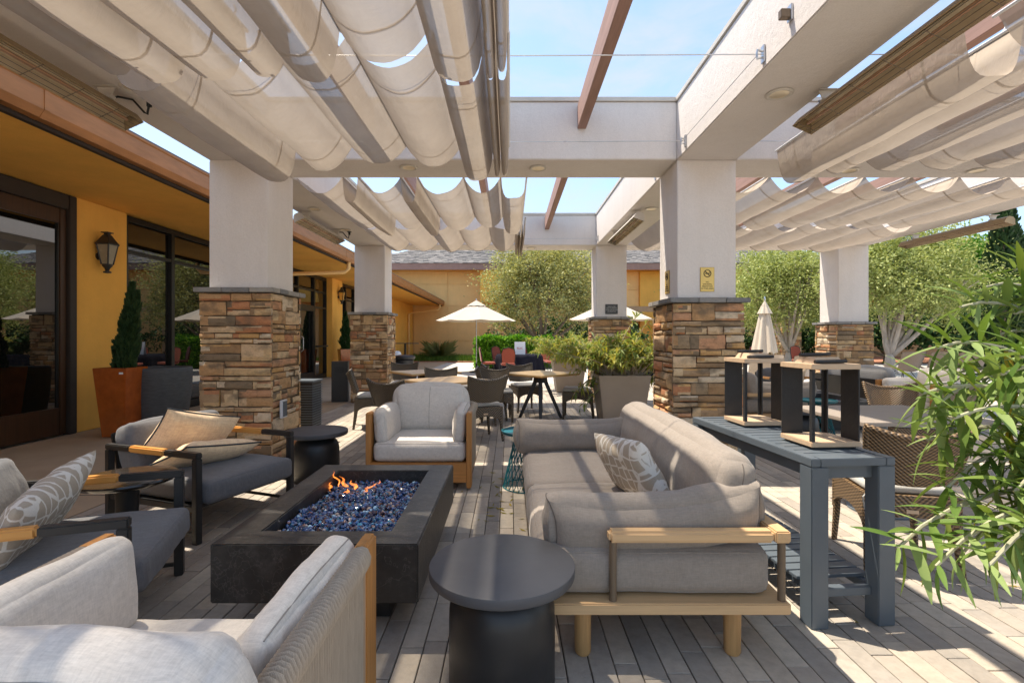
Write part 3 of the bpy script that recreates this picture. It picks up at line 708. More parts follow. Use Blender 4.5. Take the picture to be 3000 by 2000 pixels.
# big timber framed sliding door at the left
P("door_casing", m_darktrim, WX-.09, WX+.02, 6.80, 6.925, 0, 3.25, bevel=.01); P("door_casing", m_darktrim, WX-.09, WX+.02, 3.25, 6.795, 3.05, 3.25, bevel=.01)
d2 = P("door", m_doorwood, WX-.09, WX-.02, 6.70, 6.795, .02, 3.045, bevel=.006)
MB().b2(WX-.09, WX-.02, 3.25, 6.695, .02, .38).build("bottom_rail", m_doorwood, d2, world=True, bevel=.006)
MB().b2(WX-.09, WX-.02, 3.25, 6.695, 2.85, 3.045).build("top_rail", m_doorwood, d2, world=True, bevel=.006)
MB().b2(WX-.06, WX-.05, 3.25, 6.695, .381, 2.849).build("pane", m_glass, d2, world=True, smooth=0)
MB().b2(WX-.049, WX-.03, 6.675, 6.694, .385, 2.845).build("glazing_bead", m_frame, d2, world=True)

# downspouts
q = MB(); q.tube([(EX-.02,12.85,3.25),(EX-.02,12.85,3.08),(EX-.12,12.85,2.98),(WX+.2,12.3,2.86),(WX+.09,12.25,2.8),(WX+.09,12.25,0)], .05, 10); q.build("downspout", m_orange2, bd, world=True)
q = MB(); q.tube([(EX-.02,29.6,3.25),(EX-.02,29.6,3.0),(EX-.15,29.6,2.9),(WX+.4,29.3,2.75),(WX+.1,29.25,2.65),(WX+.1,29.25,0)], .05, 10); q.build("downspout", m_orange2, bd, world=True)
# wall lanterns
def wall_lantern(label, y, z, px, s, glow):
    t = thing("wall_lantern", label, "wall lantern", (WX+px, y, z), 0, "black wall lanterns on the orange piers")
    MB().lathe([(.055*s,0),(.055*s,.02*s),(.03*s,.03*s)], 16, M=T(0,0,-.05*s,ry=90)).build("wall_plate", m_black, t)
    q = MB(); q.tube([(.0,0,-.05*s),(.02*s,0,-.05*s),(.05*s,0,-.06*s)], .018*s, 8); q.build("arm", m_black, t)
    cx = .13*s; q = MB(); hb, ht = .048*s, .088*s
    for a in range(4):
        an = math.pi/4+a*math.pi/2; c0, s0 = math.cos(an), math.sin(an)
        q.tube([(cx+hb*1.4*c0, hb*1.4*s0, -.17*s), (cx+ht*1.4*c0, ht*1.4*s0, .12*s)], .011*s, 6)
    q.build("corner_bars", m_black, t)
    g2 = MB(); g2.add([(cx-hb,-hb,-.165*s),(cx+hb,-hb,-.165*s),(cx+hb,hb,-.165*s),(cx-hb,hb,-.165*s),(cx-ht,-ht,.115*s),(cx+ht,-ht,.115*s),(cx+ht,ht,.115*s),(cx-ht,ht,.115*s)], [(0,1,5,4),(1,2,6,5),(2,3,7,6),(3,0,4,7)]); g2.build("lantern_glass", glow, t, smooth=0)
    q = MB(); q.lathe([(.14*s,.112*s),(.145*s,.13*s),(.115*s,.165*s),(.085*s,.21*s),(.055*s,.255*s),(.04*s,.265*s),(.04*s,.28*s),(.075*s,.287*s),(.075*s,.30*s),(.0,.31*s)], 4, M=T(cx,0,0,rz=45)); q.build("roof_cap", m_black, t, smooth=30)
    q = MB(); q.lathe([(.0,-.30*s),(.05*s,-.292*s),(.05*s,-.275*s),(.022*s,-.26*s),(.035*s,-.225*s),(.062*s,-.195*s),(.066*s,-.165*s)], 12, (cx,0,0)); q.build("finial", m_black, t)
m_frost = plain("frosted_lantern_glass", (.30,.27,.2), .25); m_amber = plain("amber_lantern_glass", (.7,.4,.08), .3)
wall_lantern("black wall lantern on the orange pier beside the timber door", 7.3, 2.55, 0, 1.0, m_frost)
wall_lantern("black wall lantern with amber glass on the farther orange pier, above the conifer", 17.05, 2.72, .15, .95, m_amber)

# ================================================================= BALLROOM AT THE BACK
bl = thing("ballroom_building", "tall orange stucco building with grey shingle roof across the back", "building", (7, 34, 0))
BY = 31.0; EZ = 5.72
def Q(name, mat, x0, x1, y0, y1, z0, z1, **k): return MB().b2(x0, x1, y0, y1, z0, z1).build(name, mat, bl, world=True, **k)
xs = [-5.95,-3.84,-1.8]; zs = [.0,1.06,3.86,4.0,EZ-.55]
Q("wall_core", m_orange2, -9, 22, BY+.05, BY+12, 0, EZ-.3, smooth=0)
for i in range(2):
    for z0, z1 in ((.12,1.05),(1.07,3.2),(3.22,4.55),(4.57,EZ-.36)):
        Q("wall_panel", m_orange2, xs[i]+(.012 if i else .0), xs[i+1]-.012, BY, BY+.048, z0, z1, bevel=.006)
for x0, x1 in ((2.2,4.6),(4.62,7.0),(7.02,8.0),(9.3,11.5),(11.52,14)):
    for z0, z1 in ((.12,2.3),(2.32,4.2),(4.22,EZ-.36)): Q("wall_panel", m_orange2, x0, x1-.02, BY, BY+.048, z0, z1, bevel=.006)
Q("pilaster", m_orange, 8.0, 9.28, BY-.25, BY+.049, 0, EZ-.36, bevel=.01)
Q("pilaster", m_orange, -1.79, .6, BY-.9, BY+.049, 3.4, EZ-.36, bevel=.01)
Q("soffit", m_orange, -9.2, 22.2, 30.0, BY+.06, EZ-.34, EZ-.3, smooth=0)
Q("fascia_board", m_brown, -9.3, 22.3, 29.9, 29.998, EZ-.40, EZ, bevel=.006)
Q("fascia_board", m_brown, -9.3, -9.2, 30.0, 44, EZ-.40, EZ, smooth=0)
q = MB(); q.add([(7.25,BY-1,2.35),(8.1,BY-1,2.35),(8.1,BY,3.0),(7.25,BY,3.0),(7.25,BY-1,2.3),(8.1,BY-1,2.3),(8.1,BY,2.3),(7.25,BY,2.3)], [(0,1,2,3),(4,7,6,5),(0,4,5,1),(1,5,6,2),(2,6,7,3),(3,7,4,0)])
q.build("awning", m_shellb, bl, world=True, smooth=0)
Q("door", m_frame, 7.45, 7.98, BY-.03, BY-.002, 0, 2.1); Q("sconce", m_amber, 8.55, 8.75, BY-.33, BY-.252, 1.9, 2.35, bevel=.01)
# roof: shingle tabs laid in courses on a hipped slope
xl, xr, yb = -9.3, 22.3, 29.88; rise = .36; q = MB(); ncour = 42; rs = random.Random(5)
q0 = MB(); q0.add([(xl,yb,EZ-.01),(xr,yb,EZ-.01),(xr-8,yb+8.4,EZ+8.4*rise-.02),(xl+5,yb+8.4,EZ+8.4*rise-.02),(xl,yb+16.8,EZ),(xr,yb+16.8,EZ)], [(0,1,2,3),(0,3,4),(1,5,2),(3,2,5,4)]); q0.build("roof", m_shingle, bl, world=True, smooth=0)
for c_ in range(ncour):
    y = yb+c_*.2; z = EZ+c_*.2*rise; a = xl+5*c_/ncour+.05; e = xr-8*c_/ncour; x = a-rs.random()*.2
    if y > yb+8.2: break
    while x < e-.3:
        wd = rs.uniform(.24,.34); h = rs.choice((.012,.02,.032)); d_ = rs.uniform(-.05,.02)
        if x > a-.02: q.add([(x,y+d_,z),(x+wd,y+d_,z),(x+wd,y+d_,z+h+.01),(x,y+d_,z+h+.01),(x+wd,y+.26,z+.26*rise+.01),(x,y+.26,z+.26*rise+.01)], [(0,1,2,3),(3,2,4,5),(0,3,5),(1,4,2)])
        x += wd+.008
tag(q.build("roof_shingles", m_shingle, bl, world=True, smooth=0), kind='stuff')
t = thing("garden_building", "low tan stucco building with grey roof half hidden behind the right hand trees", "building", (32, 34, 0))
MB().b2(20, 46, 33, 40, 0, 4.2).build("wall", m_tan, t, world=True, smooth=0)
q = MB(); q.add([(19,32,4.2),(47,32,4.2),(43,37,6.2),(23,37,6.2),(19,42,4.2),(47,42,4.2)], [(0,1,2,3),(0,3,4),(1,5,2),(3,2,5,4),(0,4,5,1)]); q.build("roof", m_shingle, t, world=True, smooth=0)
MB().b2(18.99,47.01,31.9,31.99,3.95,4.22).build("fascia_board", m_brown, t, world=True)
t = thing("timber_trellis", "weathered timber post and beam trellis behind the no smoking column", "trellis", (8.2, 26, 0))
MB().b2(-.12,.12,-.12,.12,.03,2.6).build("post", m_plaster, t); MB().b2(-2.6,-2.36,-.12,.12,.03,2.6).build("post", m_plaster, t)
MB().b2(-3.2,.6,-.1,.1,2.61,2.9).build("beam", m_plaster, t, bevel=.01)
t = thing("garden_pillar", "low stone garden pillar behind the closed cream umbrella", "pillar", (13.6, 24.6, 0)); rr = random.Random(8)
MB().b2(-.42,.42,-.42,.42,0,2.2).build("mortar_core", m_mortar, t, smooth=0)
for f, M_ in (('F', T(0,-.47,0)), ('L', T(-.47,0,0,rz=-90))):
    for a, b_, c_, d_ in layout(rr, .94, 2.2):
        o = link("stone", rr.choice(SM), t); o.matrix_local = M_ @ Matrix.Translation((-.47+(a+b_)/2, 0, (c_+d_)/2)) @ Matrix.Diagonal((b_-a-.008, .06, d_-c_-.008, 1))
MB().b2(-.52,.52,-.52,.52,2.2,2.28).build("cap_stone", m_cap, t, bevel=.01)

# ================================================================= PLANTS
def leafquads(mb, pts, size, rnd, asp=2.6, up=None, fold=True):
    for p in pts:
        d = Vector((rnd.gauss(0,1), rnd.gauss(0,1), rnd.gauss(0,1)*.7)); d.normalize()
        if up: d = (d+Vector(up)).normalized()
        s = d.orthogonal(); s.rotate(Matrix.Rotation(rnd.uniform(0,6.3),3,d)); l = size*rnd.uniform(.65,1.35); w_ = l/asp
        p = Vector(p); mb.add([p, p+d*l*.5+s*w_*.5, p+d*l, p+d*l*.5-s*w_*.5], [(0,1,2,3)])
def limbs(mb, base, tips, r0, rnd, fork=.35, bend=.25):
    for t_ in tips:
        b0 = Vector(base); e = Vector(t_); m1 = b0.lerp(e, fork)+Vector((rnd.uniform(-1,1), rnd.uniform(-1,1), rnd.uniform(.0,.7)))*bend
        m2 = b0.lerp(e, .7)+Vector((rnd.uniform(-1,1), rnd.uniform(-1,1), rnd.uniform(-.3,.5)))*bend*.8
        pts = []
        for i in range(9):
            u = i/8; pts.append((1-u)**3*b0+3*(1-u)**2*u*m1+3*(1-u)*u*u*m2+u**3*e)
        mb.tube(pts, [r0*(1-.82*i/8) for i in range(9)], 7)
def tree(label, loc, height, blobs, nleaf, lsize, mat, bark, seed, tr=.16, split=.15, cat="tree", ncl=None, asp=2.6, group=None, nt=7, name="tree"):
    """blobs: (x,y,z,rx,ry,rz) local crown ellipsoids"""
    r = random.Random(seed); t = thing(name, label, cat, loc, 0, group)
    tips = []
    for i in range(nt):
        b_ = blobs[i % len(blobs)]; tips.append((b_[0]+r.uniform(-.8,.8)*b_[3], b_[1]+r.uniform(-.7,.7)*b_[4], b_[2]+r.uniform(-.2,.5)*b_[5]))
    q = MB(); st = Vector((r.uniform(-.1,.1), 0, split*height*.5))
    q.tube([(0,0,-.05),(0,0,.12),st*.6,st], [tr*1.3,tr*1.0,tr*.85,tr*.6], 10); limbs(q, tuple(st-Vector((0,0,.12))), tips, tr*.48, r, bend=height*.07)
    for i in range(nt*3):
        a = Vector(r.choice(tips)); b_ = r.choice(blobs); q.tube([a.lerp(st,.35), a+Vector((r.gauss(0,.4),r.gauss(0,.4),r.uniform(0,.5)))*b_[3]*.8], [tr*.10,.006], 5)
    q.build("trunk", bark, t, smooth=180)
    vol = [b_[3]*b_[4]*b_[5] for b_ in blobs]; V = sum(vol); g = MB(); ncl = ncl or nleaf//34
    for b_, v in zip(blobs, vol):
        for k in range(max(6, int(ncl*v/V))):
            d = Vector((r.gauss(0,1), r.gauss(0,1), r.gauss(0,1))); d.normalize(); rad = r.random()**.42*(1.0+.55*noise.noise(d*2.3+Vector((seed,b_[0],b_[2])))+(.30*r.random() if r.random() < .3 else 0))
            c_ = Vector((b_[0]+d.x*b_[3]*rad, b_[1]+d.y*b_[4]*rad, b_[2]+d.z*b_[5]*rad)); s = r.uniform(.12,.30)*min(b_[3:])
            n_ = int(34*r.uniform(.5,1.5)); ax = (d+Vector((r.gauss(0,.5),r.gauss(0,.5),r.gauss(-.1,.4)))).normalized(); s *= .62; pts = [c_+ax*r.gauss(0,s*2.0)+Vector((r.gauss(0,s*.7), r.gauss(0,s*.7), r.gauss(0,s*.6))) for _ in range(n_)]
            leafquads(g, pts, lsize, r, asp, d*.4)
    g.build("crown", mat, t, smooth=0); return t
tree("grey green olive tree with bare forked trunk behind the hedge, in the middle", (1.55, 23.2, 0), 5.4,
     [(-.1,0,3.9,2.4,2.0,1.6),(-1.6,0,2.9,1.3,1.4,1.1),(1.3,.2,3.5,1.7,1.6,1.7),(.2,0,4.9,1.9,1.7,.9),(-.9,-.3,4.3,1.4,1.4,1.1),(-1.9,0,2.1,.8,.9,.45),(2.0,0,2.6,1.0,1.2,.8)], 52000, .105, m_olive, m_bark2, 21, .17, .30, nt=9)
tree("olive tree with many pale bare limbs in front of the tan building, right", (13.7, 18.0, 0), 5.4,
     [(.2,0,3.5,2.2,1.9,1.5),(-.8,0,4.1,1.6,1.6,1.1),(1.7,0,3.3,1.4,1.5,1.2),(.8,.2,4.7,1.6,1.6,.9),(.3,-.6,2.6,1.5,1.3,.6)], 50000, .095, m_olive2, m_bark, 22, .2, .26, nt=10)
tree("dense green olive tree between the no smoking column and the rightmost column", (12.3, 22.2, 0), 5.2,
     [(-1.0,0,3.6,1.7,1.6,1.5),(.9,0,3.7,1.5,1.6,1.5),(0,0,4.5,1.6,1.6,.9),(-1.2,-.2,2.3,1.1,1.2,.7),(1.2,0,2.5,1.0,1.2,.6)], 46000, .10, m_olive2, m_bark, 23, .19, .28, nt=8)
tree("bright green leafy tree rising behind the far right heater", (25.6, 27.5, 0), 7.2,
     [(0,0,4.4,2.8,2.4,2.0),(-2.6,0,3.6,2.0,2,1.6),(2.0,0,5.0,2.0,2,1.6),(-.5,0,6.0,2.0,2,1.0),(1.2,-.5,2.8,2.2,1.8,1.2)], 30000, .17, m_green, m_bark2, 24, .2, .3, asp=1.9)
tree("dark green shade tree low behind the pale olive trunks", (18.8, 25.0, 0), 3.2,
     [(0,0,1.9,2.6,1.4,1.0),(-3.2,.4,1.6,2.2,1.2,.9),(3,.2,1.9,2.2,1.4,1.1)], 16000, .18, m_dkgreen, m_bark2, 25, .14, .3, asp=2)
tree("olive tree at the back left of the closed umbrella, in front of the roof", (10.0, 25.5, 0), 4.6,
     [(0,0,3.0,1.6,1.4,1.3),(-1.0,0,2.4,1.1,1.2,.9),(.9,0,3.6,1.2,1.3,1.0)], 20000, .12, m_olive, m_bark2, 26, .14, .3)
tree("dark green bush low behind the olive in the middle", (2.6, 26.6, 0), 2.6, [(0,0,1.2,2.4,1.0,1.1),(-2.6,0,1.0,1.2,.8,.9),(2.6,0,1.3,1.8,1.0,1.0)], 13000, .16, m_dkgreen, m_bark2, 27, .07, .2, cat="bush", name="bush")
tree("dark green bush mass behind the red chairs on the right", (11.6, 27.6, 0), 2.4, [(0,0,1.2,3.2,1.0,1.1),(4,0,1.3,3,1.0,1.2)], 13000, .17, m_dkgreen, m_bark2, 28, .07, .2, cat="bush", name="bush")
def cypress(label, loc, h, r0, seed, lean=0, mat=None, n=6000, ls=.09, name="cypress_tree", cat="tree", base=.0, tips=1):
    r = random.Random(seed); t = thing(name, label, cat, loc); g = MB()
    q = MB(); q.tube([(0,0,-.05),(lean*.4,0,h*.45),(lean*.9,0,h*.9)], [r0*.14,r0*.09,.006], 7); q.build("trunk", m_bark2, t)
    for k in range(n):
        tp = r.randrange(tips); u = r.random()**1.25; z = base+u*(h-base)*(1 if tp == 0 else .9); off = (0 if tp == 0 else r0*.55)
        a = r.uniform(0,6.283); rad = r0*(1-u)**.75*min(1, .55+u*3)*(.55+.45*r.random())*(1 if tips == 1 else .8)*(1+.22*math.sin(u*23+seed)+.5*noise.noise(Vector((math.cos(a)*1.5,math.sin(a)*1.5,u*7+seed)))*(r.random() < .8)+(.35*r.random() if r.random() < .05 else 0))
        p = Vector((lean*u+off*(1-.2*u)+rad*math.cos(a), rad*math.sin(a), z)); d = Vector((math.cos(a)*.5, math.sin(a)*.5, 1)).normalized()
        s = d.orthogonal(); s.rotate(Matrix.Rotation(r.uniform(0,6.3),3,d)); l = ls*r.uniform(.6,1.4)
        g.add([p, p+d*l*.5+s*l*.16, p+d*l, p+d*l*.5-s*l*.16], [(0,1,2,3)])
    g.build("crown", mat or m_cypress, t, smooth=0); return t
cypress("tall dark cypress at the right edge behind the leafy shrub", (18.75, 19.0, 0), 6.6, 1.15, 31, n=9000, ls=.2)
cypress("second tall dark cypress cut by the right edge of the photo", (20.0, 19.9, 0), 5.8, 1.2, 32, n=8000, ls=.2)
# hedge
r = random.Random(41); t = thing("hedge", "clipped bright green hedge behind the banquet table", "hedge", (.1, 21.3, 0))
g = MB()
for k in range(15000):
    f = r.random(); x = r.uniform(-1.5,1.65); y = r.uniform(-.5,.5); z = r.uniform(.03,1.27)
    if f < .5: y = -.5+r.gauss(0,.05)
    elif f < .85: z = 1.25+r.gauss(0,.04)+.05*math.sin(x*5)
    elif f < .93: x = -1.5+r.gauss(0,.05)
    leafquads(g, [(x,y,z)], .095, r, 1.9, (0,-.35,.5))
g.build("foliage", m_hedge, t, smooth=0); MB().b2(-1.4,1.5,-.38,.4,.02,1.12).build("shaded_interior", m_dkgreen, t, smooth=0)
# grass by the far wall
r = random.Random(42); g = MB()
for k in range(9000):
    x, y = r.uniform(-5.9,-1.6), r.uniform(26.5,30.7); h = r.uniform(.1,.35)*(1+.6*noise.noise(Vector((x,y,0)))); a = r.uniform(0,6.3); l = r.uniform(0,.12)
    g.add([(x-.02*math.cos(a),y-.02*math.sin(a),.02),(x+.02*math.cos(a),y+.02*math.sin(a),.02),(x+l*math.sin(a),y+l*math.cos(a),h)], [(0,1,2)])
tag(g.build("grass", m_grass, smooth=0), kind='stuff')
t = thing("ornamental_grass", "tuft of tall wispy ornamental grass by the orange back wall", "grass tuft", (-4.0, 28.3, .02)); g = MB()
for k in range(170):
    a = r.uniform(0,6.3); l = r.uniform(.3,1.15); sp = r.uniform(.2,1.25); s = Vector((-math.sin(a),math.cos(a),0))*.012; d = Vector((math.cos(a),math.sin(a),0))*sp
    p = [Vector((0,0,0))+d*.08, d*.45+Vector((0,0,l*.75)), d+Vector((0,0,l))]; g.add([p[0]-s,p[0]+s,p[1]+s,p[2],p[1]-s], [(0,1,2,3,4)])
g.build("blades", m_tuft, t, smooth=0)

# planters -------------------------------------------------------------
def taper_box(mb, w0, w1, d0, d1, z0, z1, wall=.04, dep=.08):
    a, b_, c_, d_ = w0/2, d0/2, w1/2, d1/2; e, f = c_-wall, d_-wall
    mb.add([(-a,-b_,z0),(a,-b_,z0),(a,b_,z0),(-a,b_,z0),(-c_,-d_,z1),(c_,-d_,z1),(c_,d_,z1),(-c_,d_,z1),(-e,-f,z1),(e,-f,z1),(e,f,z1),(-e,f,z1),(-e,-f,z1-dep),(e,-f,z1-dep),(e,f,z1-dep),(-e,f,z1-dep)],
      [(0,3,2,1),(0,1,5,4),(1,2,6,5),(2,3,7,6),(3,0,4,7),(4,5,9,8),(5,6,10,9),(6,7,11,10),(7,4,8,11),(8,9,13,12),(9,10,14,13),(10,11,15,14),(11,8,12,15),(12,13,14,15)]); return mb
def shrub(label, loc, w, d, h, spread, n, seed, mat=None, ls=.125, droop=()):
    """leafy shrub of stems with narrow leaves; loc = soil level centre"""
    r = random.Random(seed); t = thing("planter_shrub", label, "shrub", loc); q = MB(); g = MB()
    for k in range(n):
        b0 = Vector((r.uniform(-w,w)*.35, r.uniform(-d,d)*.35, 0)); a = r.uniform(0,6.3); s = spread*r.random()**.6
        e = b0+Vector((math.cos(a)*s*w/max(w,d), math.sin(a)*s*d/max(w,d), h*r.uniform(.45,1.0)*(1-.25*s/spread)))
        if k < len(droop): e = Vector(droop[k])
        m_ = b0.lerp(e,.5)+Vector((0,0,h*.28)); pts = []
        for i in range(8):
            u = i/7; pts.append((1-u)**2*b0+2*(1-u)*u*m_+u*u*e)
        q.tube(pts, [.007*(1-.7*i/7) for i in range(8)], 5)
        for i in range(46):
            u = r.uniform(.22,1)**.8; j = min(6, int(u*7)); p = pts[j].lerp(pts[j+1], u*7-j); tg = (pts[j+1]-pts[j]).normalized()
            dd = (Vector((r.gauss(0,1),r.gauss(0,1),r.gauss(0,.8))).normalized()+tg*.5+Vector((0,0,-.25))).normalized(); s_ = dd.cross(Vector((0,0,1)));
            if s_.length < .01: continue
            s_.normalize(); l = ls*r.uniform(.6,1.4); wd = l*.11; p1 = p+dd*l*.5+Vector((0,0,l*.06)); p2 = p+dd*l+Vector((0,0,-l*.12))
            g.add([p, p1+s_*wd, p2, p1-s_*wd], [(0,1,2,3)])
    q.build("stems", m_bark, t); g.build("foliage", mat or m_sage, t, smooth=0); return t
t = thing("tapered_planter", "large taupe tapered planter box beside the no smoking column", "planter", (1.72, 7.85, 0), 0, "taupe tapered planters")
taper_box(MB(), .60, .78, .60, .78, .01, .75).build("box", m_taupepot, t, bevel=.006); MB().b2(-.33,.33,-.33,.33,.655,.69).build("soil", m_soil, t, smooth=0)
shrub("yellow green shrub with drooping stems in the large taupe planter", (1.72, 7.85, .69), .8, .8, .72, 1.05, 150, 51, droop=[(.6,-.2,-.1),(.7,.1,.0),(.66,-.1,-.25),(-.75,-.2,-.25),(-.68,-.3,-.45),(-.8,.1,.1),(-.6,-.35,-.1),(.3,.0,1.0),(.45,.1,.85),(-1.0,.0,.3),(-.95,.2,.45)])
t2 = dup(t, (1.42, 12.2, 0), 0, "farther taupe tapered planter box half hidden behind the yellow green shrub")
shrub("farther yellow green shrub in the half hidden taupe planter", (1.42, 12.2, .69), .8, .8, .8, 1.0, 95, 52)
t = thing("orange_planter", "tall glossy orange square planter holding a conifer against the near orange pier", "planter", (-5.22, 6.72, 0), 2, "glossy orange planters")
taper_box(MB(), .29, .43, .29, .43, .01, .92, .03, .06).build("pot", m_terracotta, t, bevel=.008); MB().b2(-.18,.18,-.18,.18,.85,.875).build("soil", m_soil, t, smooth=0)
q = MB(); q.b2(.13,.18,-.2165,-.2125,.84,.865); q.build("price_sticker", m_white, t, smooth=0)
cypress("twisted dark conifer growing in the near orange planter", (-5.22, 6.72, .87), 1.15, .14, 33, lean=.16, n=11000, ls=.06, name="potted_conifer", cat="conifer", tips=2)
dup(t, (-5.45, 16.6, 0), 33, "farther glossy orange planter below the second wall lantern")
cypress("slim green conifer in the farther orange planter", (-5.45, 16.6, .87), 1.25, .20, 34, n=4500, ls=.07, name="potted_conifer", cat="conifer", mat=m_dkgreen)
t = thing("round_planter", "large round charcoal planter beside the orange planter", "planter", (-5.0, 7.2, 0))
MB().lathe([(.0,.0),(.22,.0),(.27,.02),(.33,.25),(.365,.55),(.375,.8),(.372,.885),(.36,.895),(.345,.885),(.34,.78),(.0,.78)], 40, cap=False).build("pot", m_char, t, smooth=50)
# ================================================================= FURNITURE
m_seam = plain("linen_seam", (.30,.275,.245), .9); m_seam2 = plain("taupe_seam", (.12,.10,.085), .9)
# fire pit
def firepit(label, glab, loc, L_, W_, seed, npeb, rz=0, nflame=5):
    t = thing("fire_pit", label, "fire pit", loc, rz, "black rectangular gas fire pits"); a, b_ = W_/2, L_/2; rim = .155; z0, z1 = .165, .425
    q = MB()
    i0, j0 = a-rim, b_-rim
    q.add([(-a,-b_,z0),(a,-b_,z0),(a,b_,z0),(-a,b_,z0),(-a,-b_,z1),(a,-b_,z1),(a,b_,z1),(-a,b_,z1),(-i0,-j0,z1),(i0,-j0,z1),(i0,j0,z1),(-i0,j0,z1),(-i0,-j0,z1-.12),(i0,-j0,z1-.12),(i0,j0,z1-.12),(-i0,j0,z1-.12)],
      [(0,3,2,1),(0,1,5,4),(1,2,6,5),(2,3,7,6),(3,0,4,7),(4,5,9,8),(5,6,10,9),(6,7,11,10),(7,4,8,11),(8,9,13,12),(9,10,14,13),(10,11,15,14),(11,8,12,15),(12,13,14,15)])
    q.build("stone_body", m_pit, t, bevel=.006); MB().b2(-a+.17,a-.17,-b_+.2,b_-.2,0,.164).build("plinth", m_black, t)
    g = MB(); r = random.Random(seed); ico = bmesh.new(); bmesh.ops.create_icosphere(ico, subdivisions=1, radius=1); iv = [v.co.copy() for v in ico.verts]; fi = [tuple(v.index for v in f.verts) for f in ico.faces]; ico.free()
    for k in range(npeb):
        x, y = r.uniform(-i0+.012,i0-.012), r.uniform(-j0+.012,j0-.012); s = r.uniform(.008,.0145); z = z1-.062+.022*noise.noise(Vector((x*5,y*5,seed)))+r.uniform(-.012,.012)-.02*(y > 0)
        M_ = Matrix.Translation((x,y,z)) @ Matrix.Rotation(r.uniform(0,6),4,Vector((r.gauss(0,1),r.gauss(0,1),r.gauss(0,1))).normalized()) @ Matrix.Diagonal((s*r.uniform(.8,1.4),s,s*r.uniform(.6,.9),1))
        g.add([v*r.uniform(.85,1.12) for v in iv], fi, M_)
    o = link("fire_glass", g.mesh("fire_glass", m_pebble, smooth=0)); o.location = loc; o.rotation_euler = (0,0,R(rz))
    tag(o, glab, "fire glass", None, 'stuff')
    return t
m_pit, N, L, b = newmat("black_stone_slab")
v = coords(N, L, (1,1,1)); c1 = ramp(N, L, noi(N, L, v, 7, 8, .7), [(.3,(.012,.011,.010)),(.55,(.028,.026,.024)),(.8,(.085,.077,.07))])
vo = N.new("ShaderNodeTexVoronoi"); vo.feature = 'DISTANCE_TO_EDGE'; vo.inputs['Scale'].default_value = 6; 
nv = N.new("ShaderNodeTexNoise"); nv.inputs['Scale'].default_value = 5; nv.inputs['Detail'].default_value = 6; L.new(v, nv.inputs['Vector']); L.new(nv.outputs['Color'], vo.inputs['Vector'])
c2 = mixc(N, L, ramp(N, L, vo.outputs['Distance'], [(.0,(.35,.35,.35)),(.03,(0,0,0))]), c1, (.15,.135,.12))
L.new(c2, b.inputs['Base Color']); b.inputs['Roughness'].default_value = .42; bumpn(N, L, noi(N, L, v, 22, 6, .65), .35, .006, b)
firepit("large black stone fire pit with a low flame in the middle of the lounge", "bed of blue and amber fire glass in the lit fire pit", (-.855, 2.865, 0), 1.36, .91, 61, 3600)
# flames
def flamemat():
    m, N, L, b = newmat("gas_flame"); N.remove(b)
    e = N.new("ShaderNodeEmission"); tr = N.new("ShaderNodeBsdfTransparent"); x = N.new("ShaderNodeMixShader"); s = N.new("ShaderNodeSeparateXYZ")
    tcn = N.new("ShaderNodeTexCoord"); L.new(tcn.outputs['Object'], s.inputs[0])
    L.new(ramp(N, L, math_(N, L, 'MULTIPLY', s.outputs[2], 5.5), [(0,(1,.30,.06)),(.4,(1,.24,.035)),(1,(1,.13,.015))]), e.inputs[0]); e.inputs[1].default_value = 1.5
    lw = N.new("ShaderNodeLayerWeight"); lw.inputs[0].default_value = .35
    f = math_(N, L, 'MULTIPLY', math_(N, L, 'SUBTRACT', 1.0, lw.outputs['Facing']), ramp(N, L, noi(N, L, coords(N, L, (30,30,9)), 1, 2), [(.35,(.02,.02,.02)),(.65,(.28,.28,.28))]))
    L.new(f, x.inputs[0]); L.new(tr.outputs[0], x.inputs[1]); L.new(e.outputs[0], x.inputs[2]); L.new(x.outputs[0], N['Material Output'].inputs[0]); return m
m_flame = flamemat(); t = thing("gas_flame", "small orange gas flames licking up at the back of the fire pit", "flame", (-1.03, 3.22, .335)); r = random.Random(5)
for (x, y, h, rad, ln) in ((-.13,-.02,.11,.020,.02),(-.03,.03,.15,.026,-.04),(.05,.0,.12,.024,-.05),(.10,-.04,.09,.02,.06),(-.08,.06,.20,.012,-.06),(.0,-.10,.08,.02,.03),(.14,.05,.10,.013,.05),(-.19,.03,.07,.016,.02)):
    pts = [(x+ln*(i/9)**1.5+.012*math.sin(i*1.3+x*40), y+.006*math.sin(i*1.7), h*i/9) for i in range(10)]
    pts = [(p[0], p[1], p[2]*.6) for p in pts]; rad *= .42
    q = MB(); q.tube(pts, [rad*max(.04, (math.sin(math.pi*min(1,(i/9)*.85+.12)))**1.2) for i in range(10)], 10); q.build("flame_tongue", m_flame, t, smooth=180)

# round side tables
def mushroom(label, loc):
    t = thing("side_table", label, "side table", loc, 0, "black drum side tables")
    MB().lathe([(0,.418),(.268,.418),(.275,.420),(.279,.425),(.281,.450),(.279,.458),(.274,.4605),(0,.461)], 56, cap=False).build("top", m_black2, t, smooth=40)
    MB().lathe([(0,0),(.195,0),(.203,.006),(.204,.25),(.202,.30),(.19,.345),(.165,.378),(.13,.396),(.12,.414)], 48, cap=False).build("base", m_black, t, smooth=60)
    return t
m_black2 = plain("sheen_black", (.08,.08,.086), .55, 0, .14, 5)  # drum table tops: black lightened, with the sky sheen put into the colour
ms = mushroom("black drum side table in front, nearest the camera", (-.03, 1.935, 0))
dup(ms, (-1.80, 4.66, 0), 0, "black drum side table beside the far grey lounge chair by the stone column"); dup(ms, (3.5, 6.05, 0), 0, "black drum side table on the right, seen through the lantern")
t = thing("coffee_table", "low glossy dark round table between the two grey lounge chairs", "side table", (-2.27, 2.97, 0))
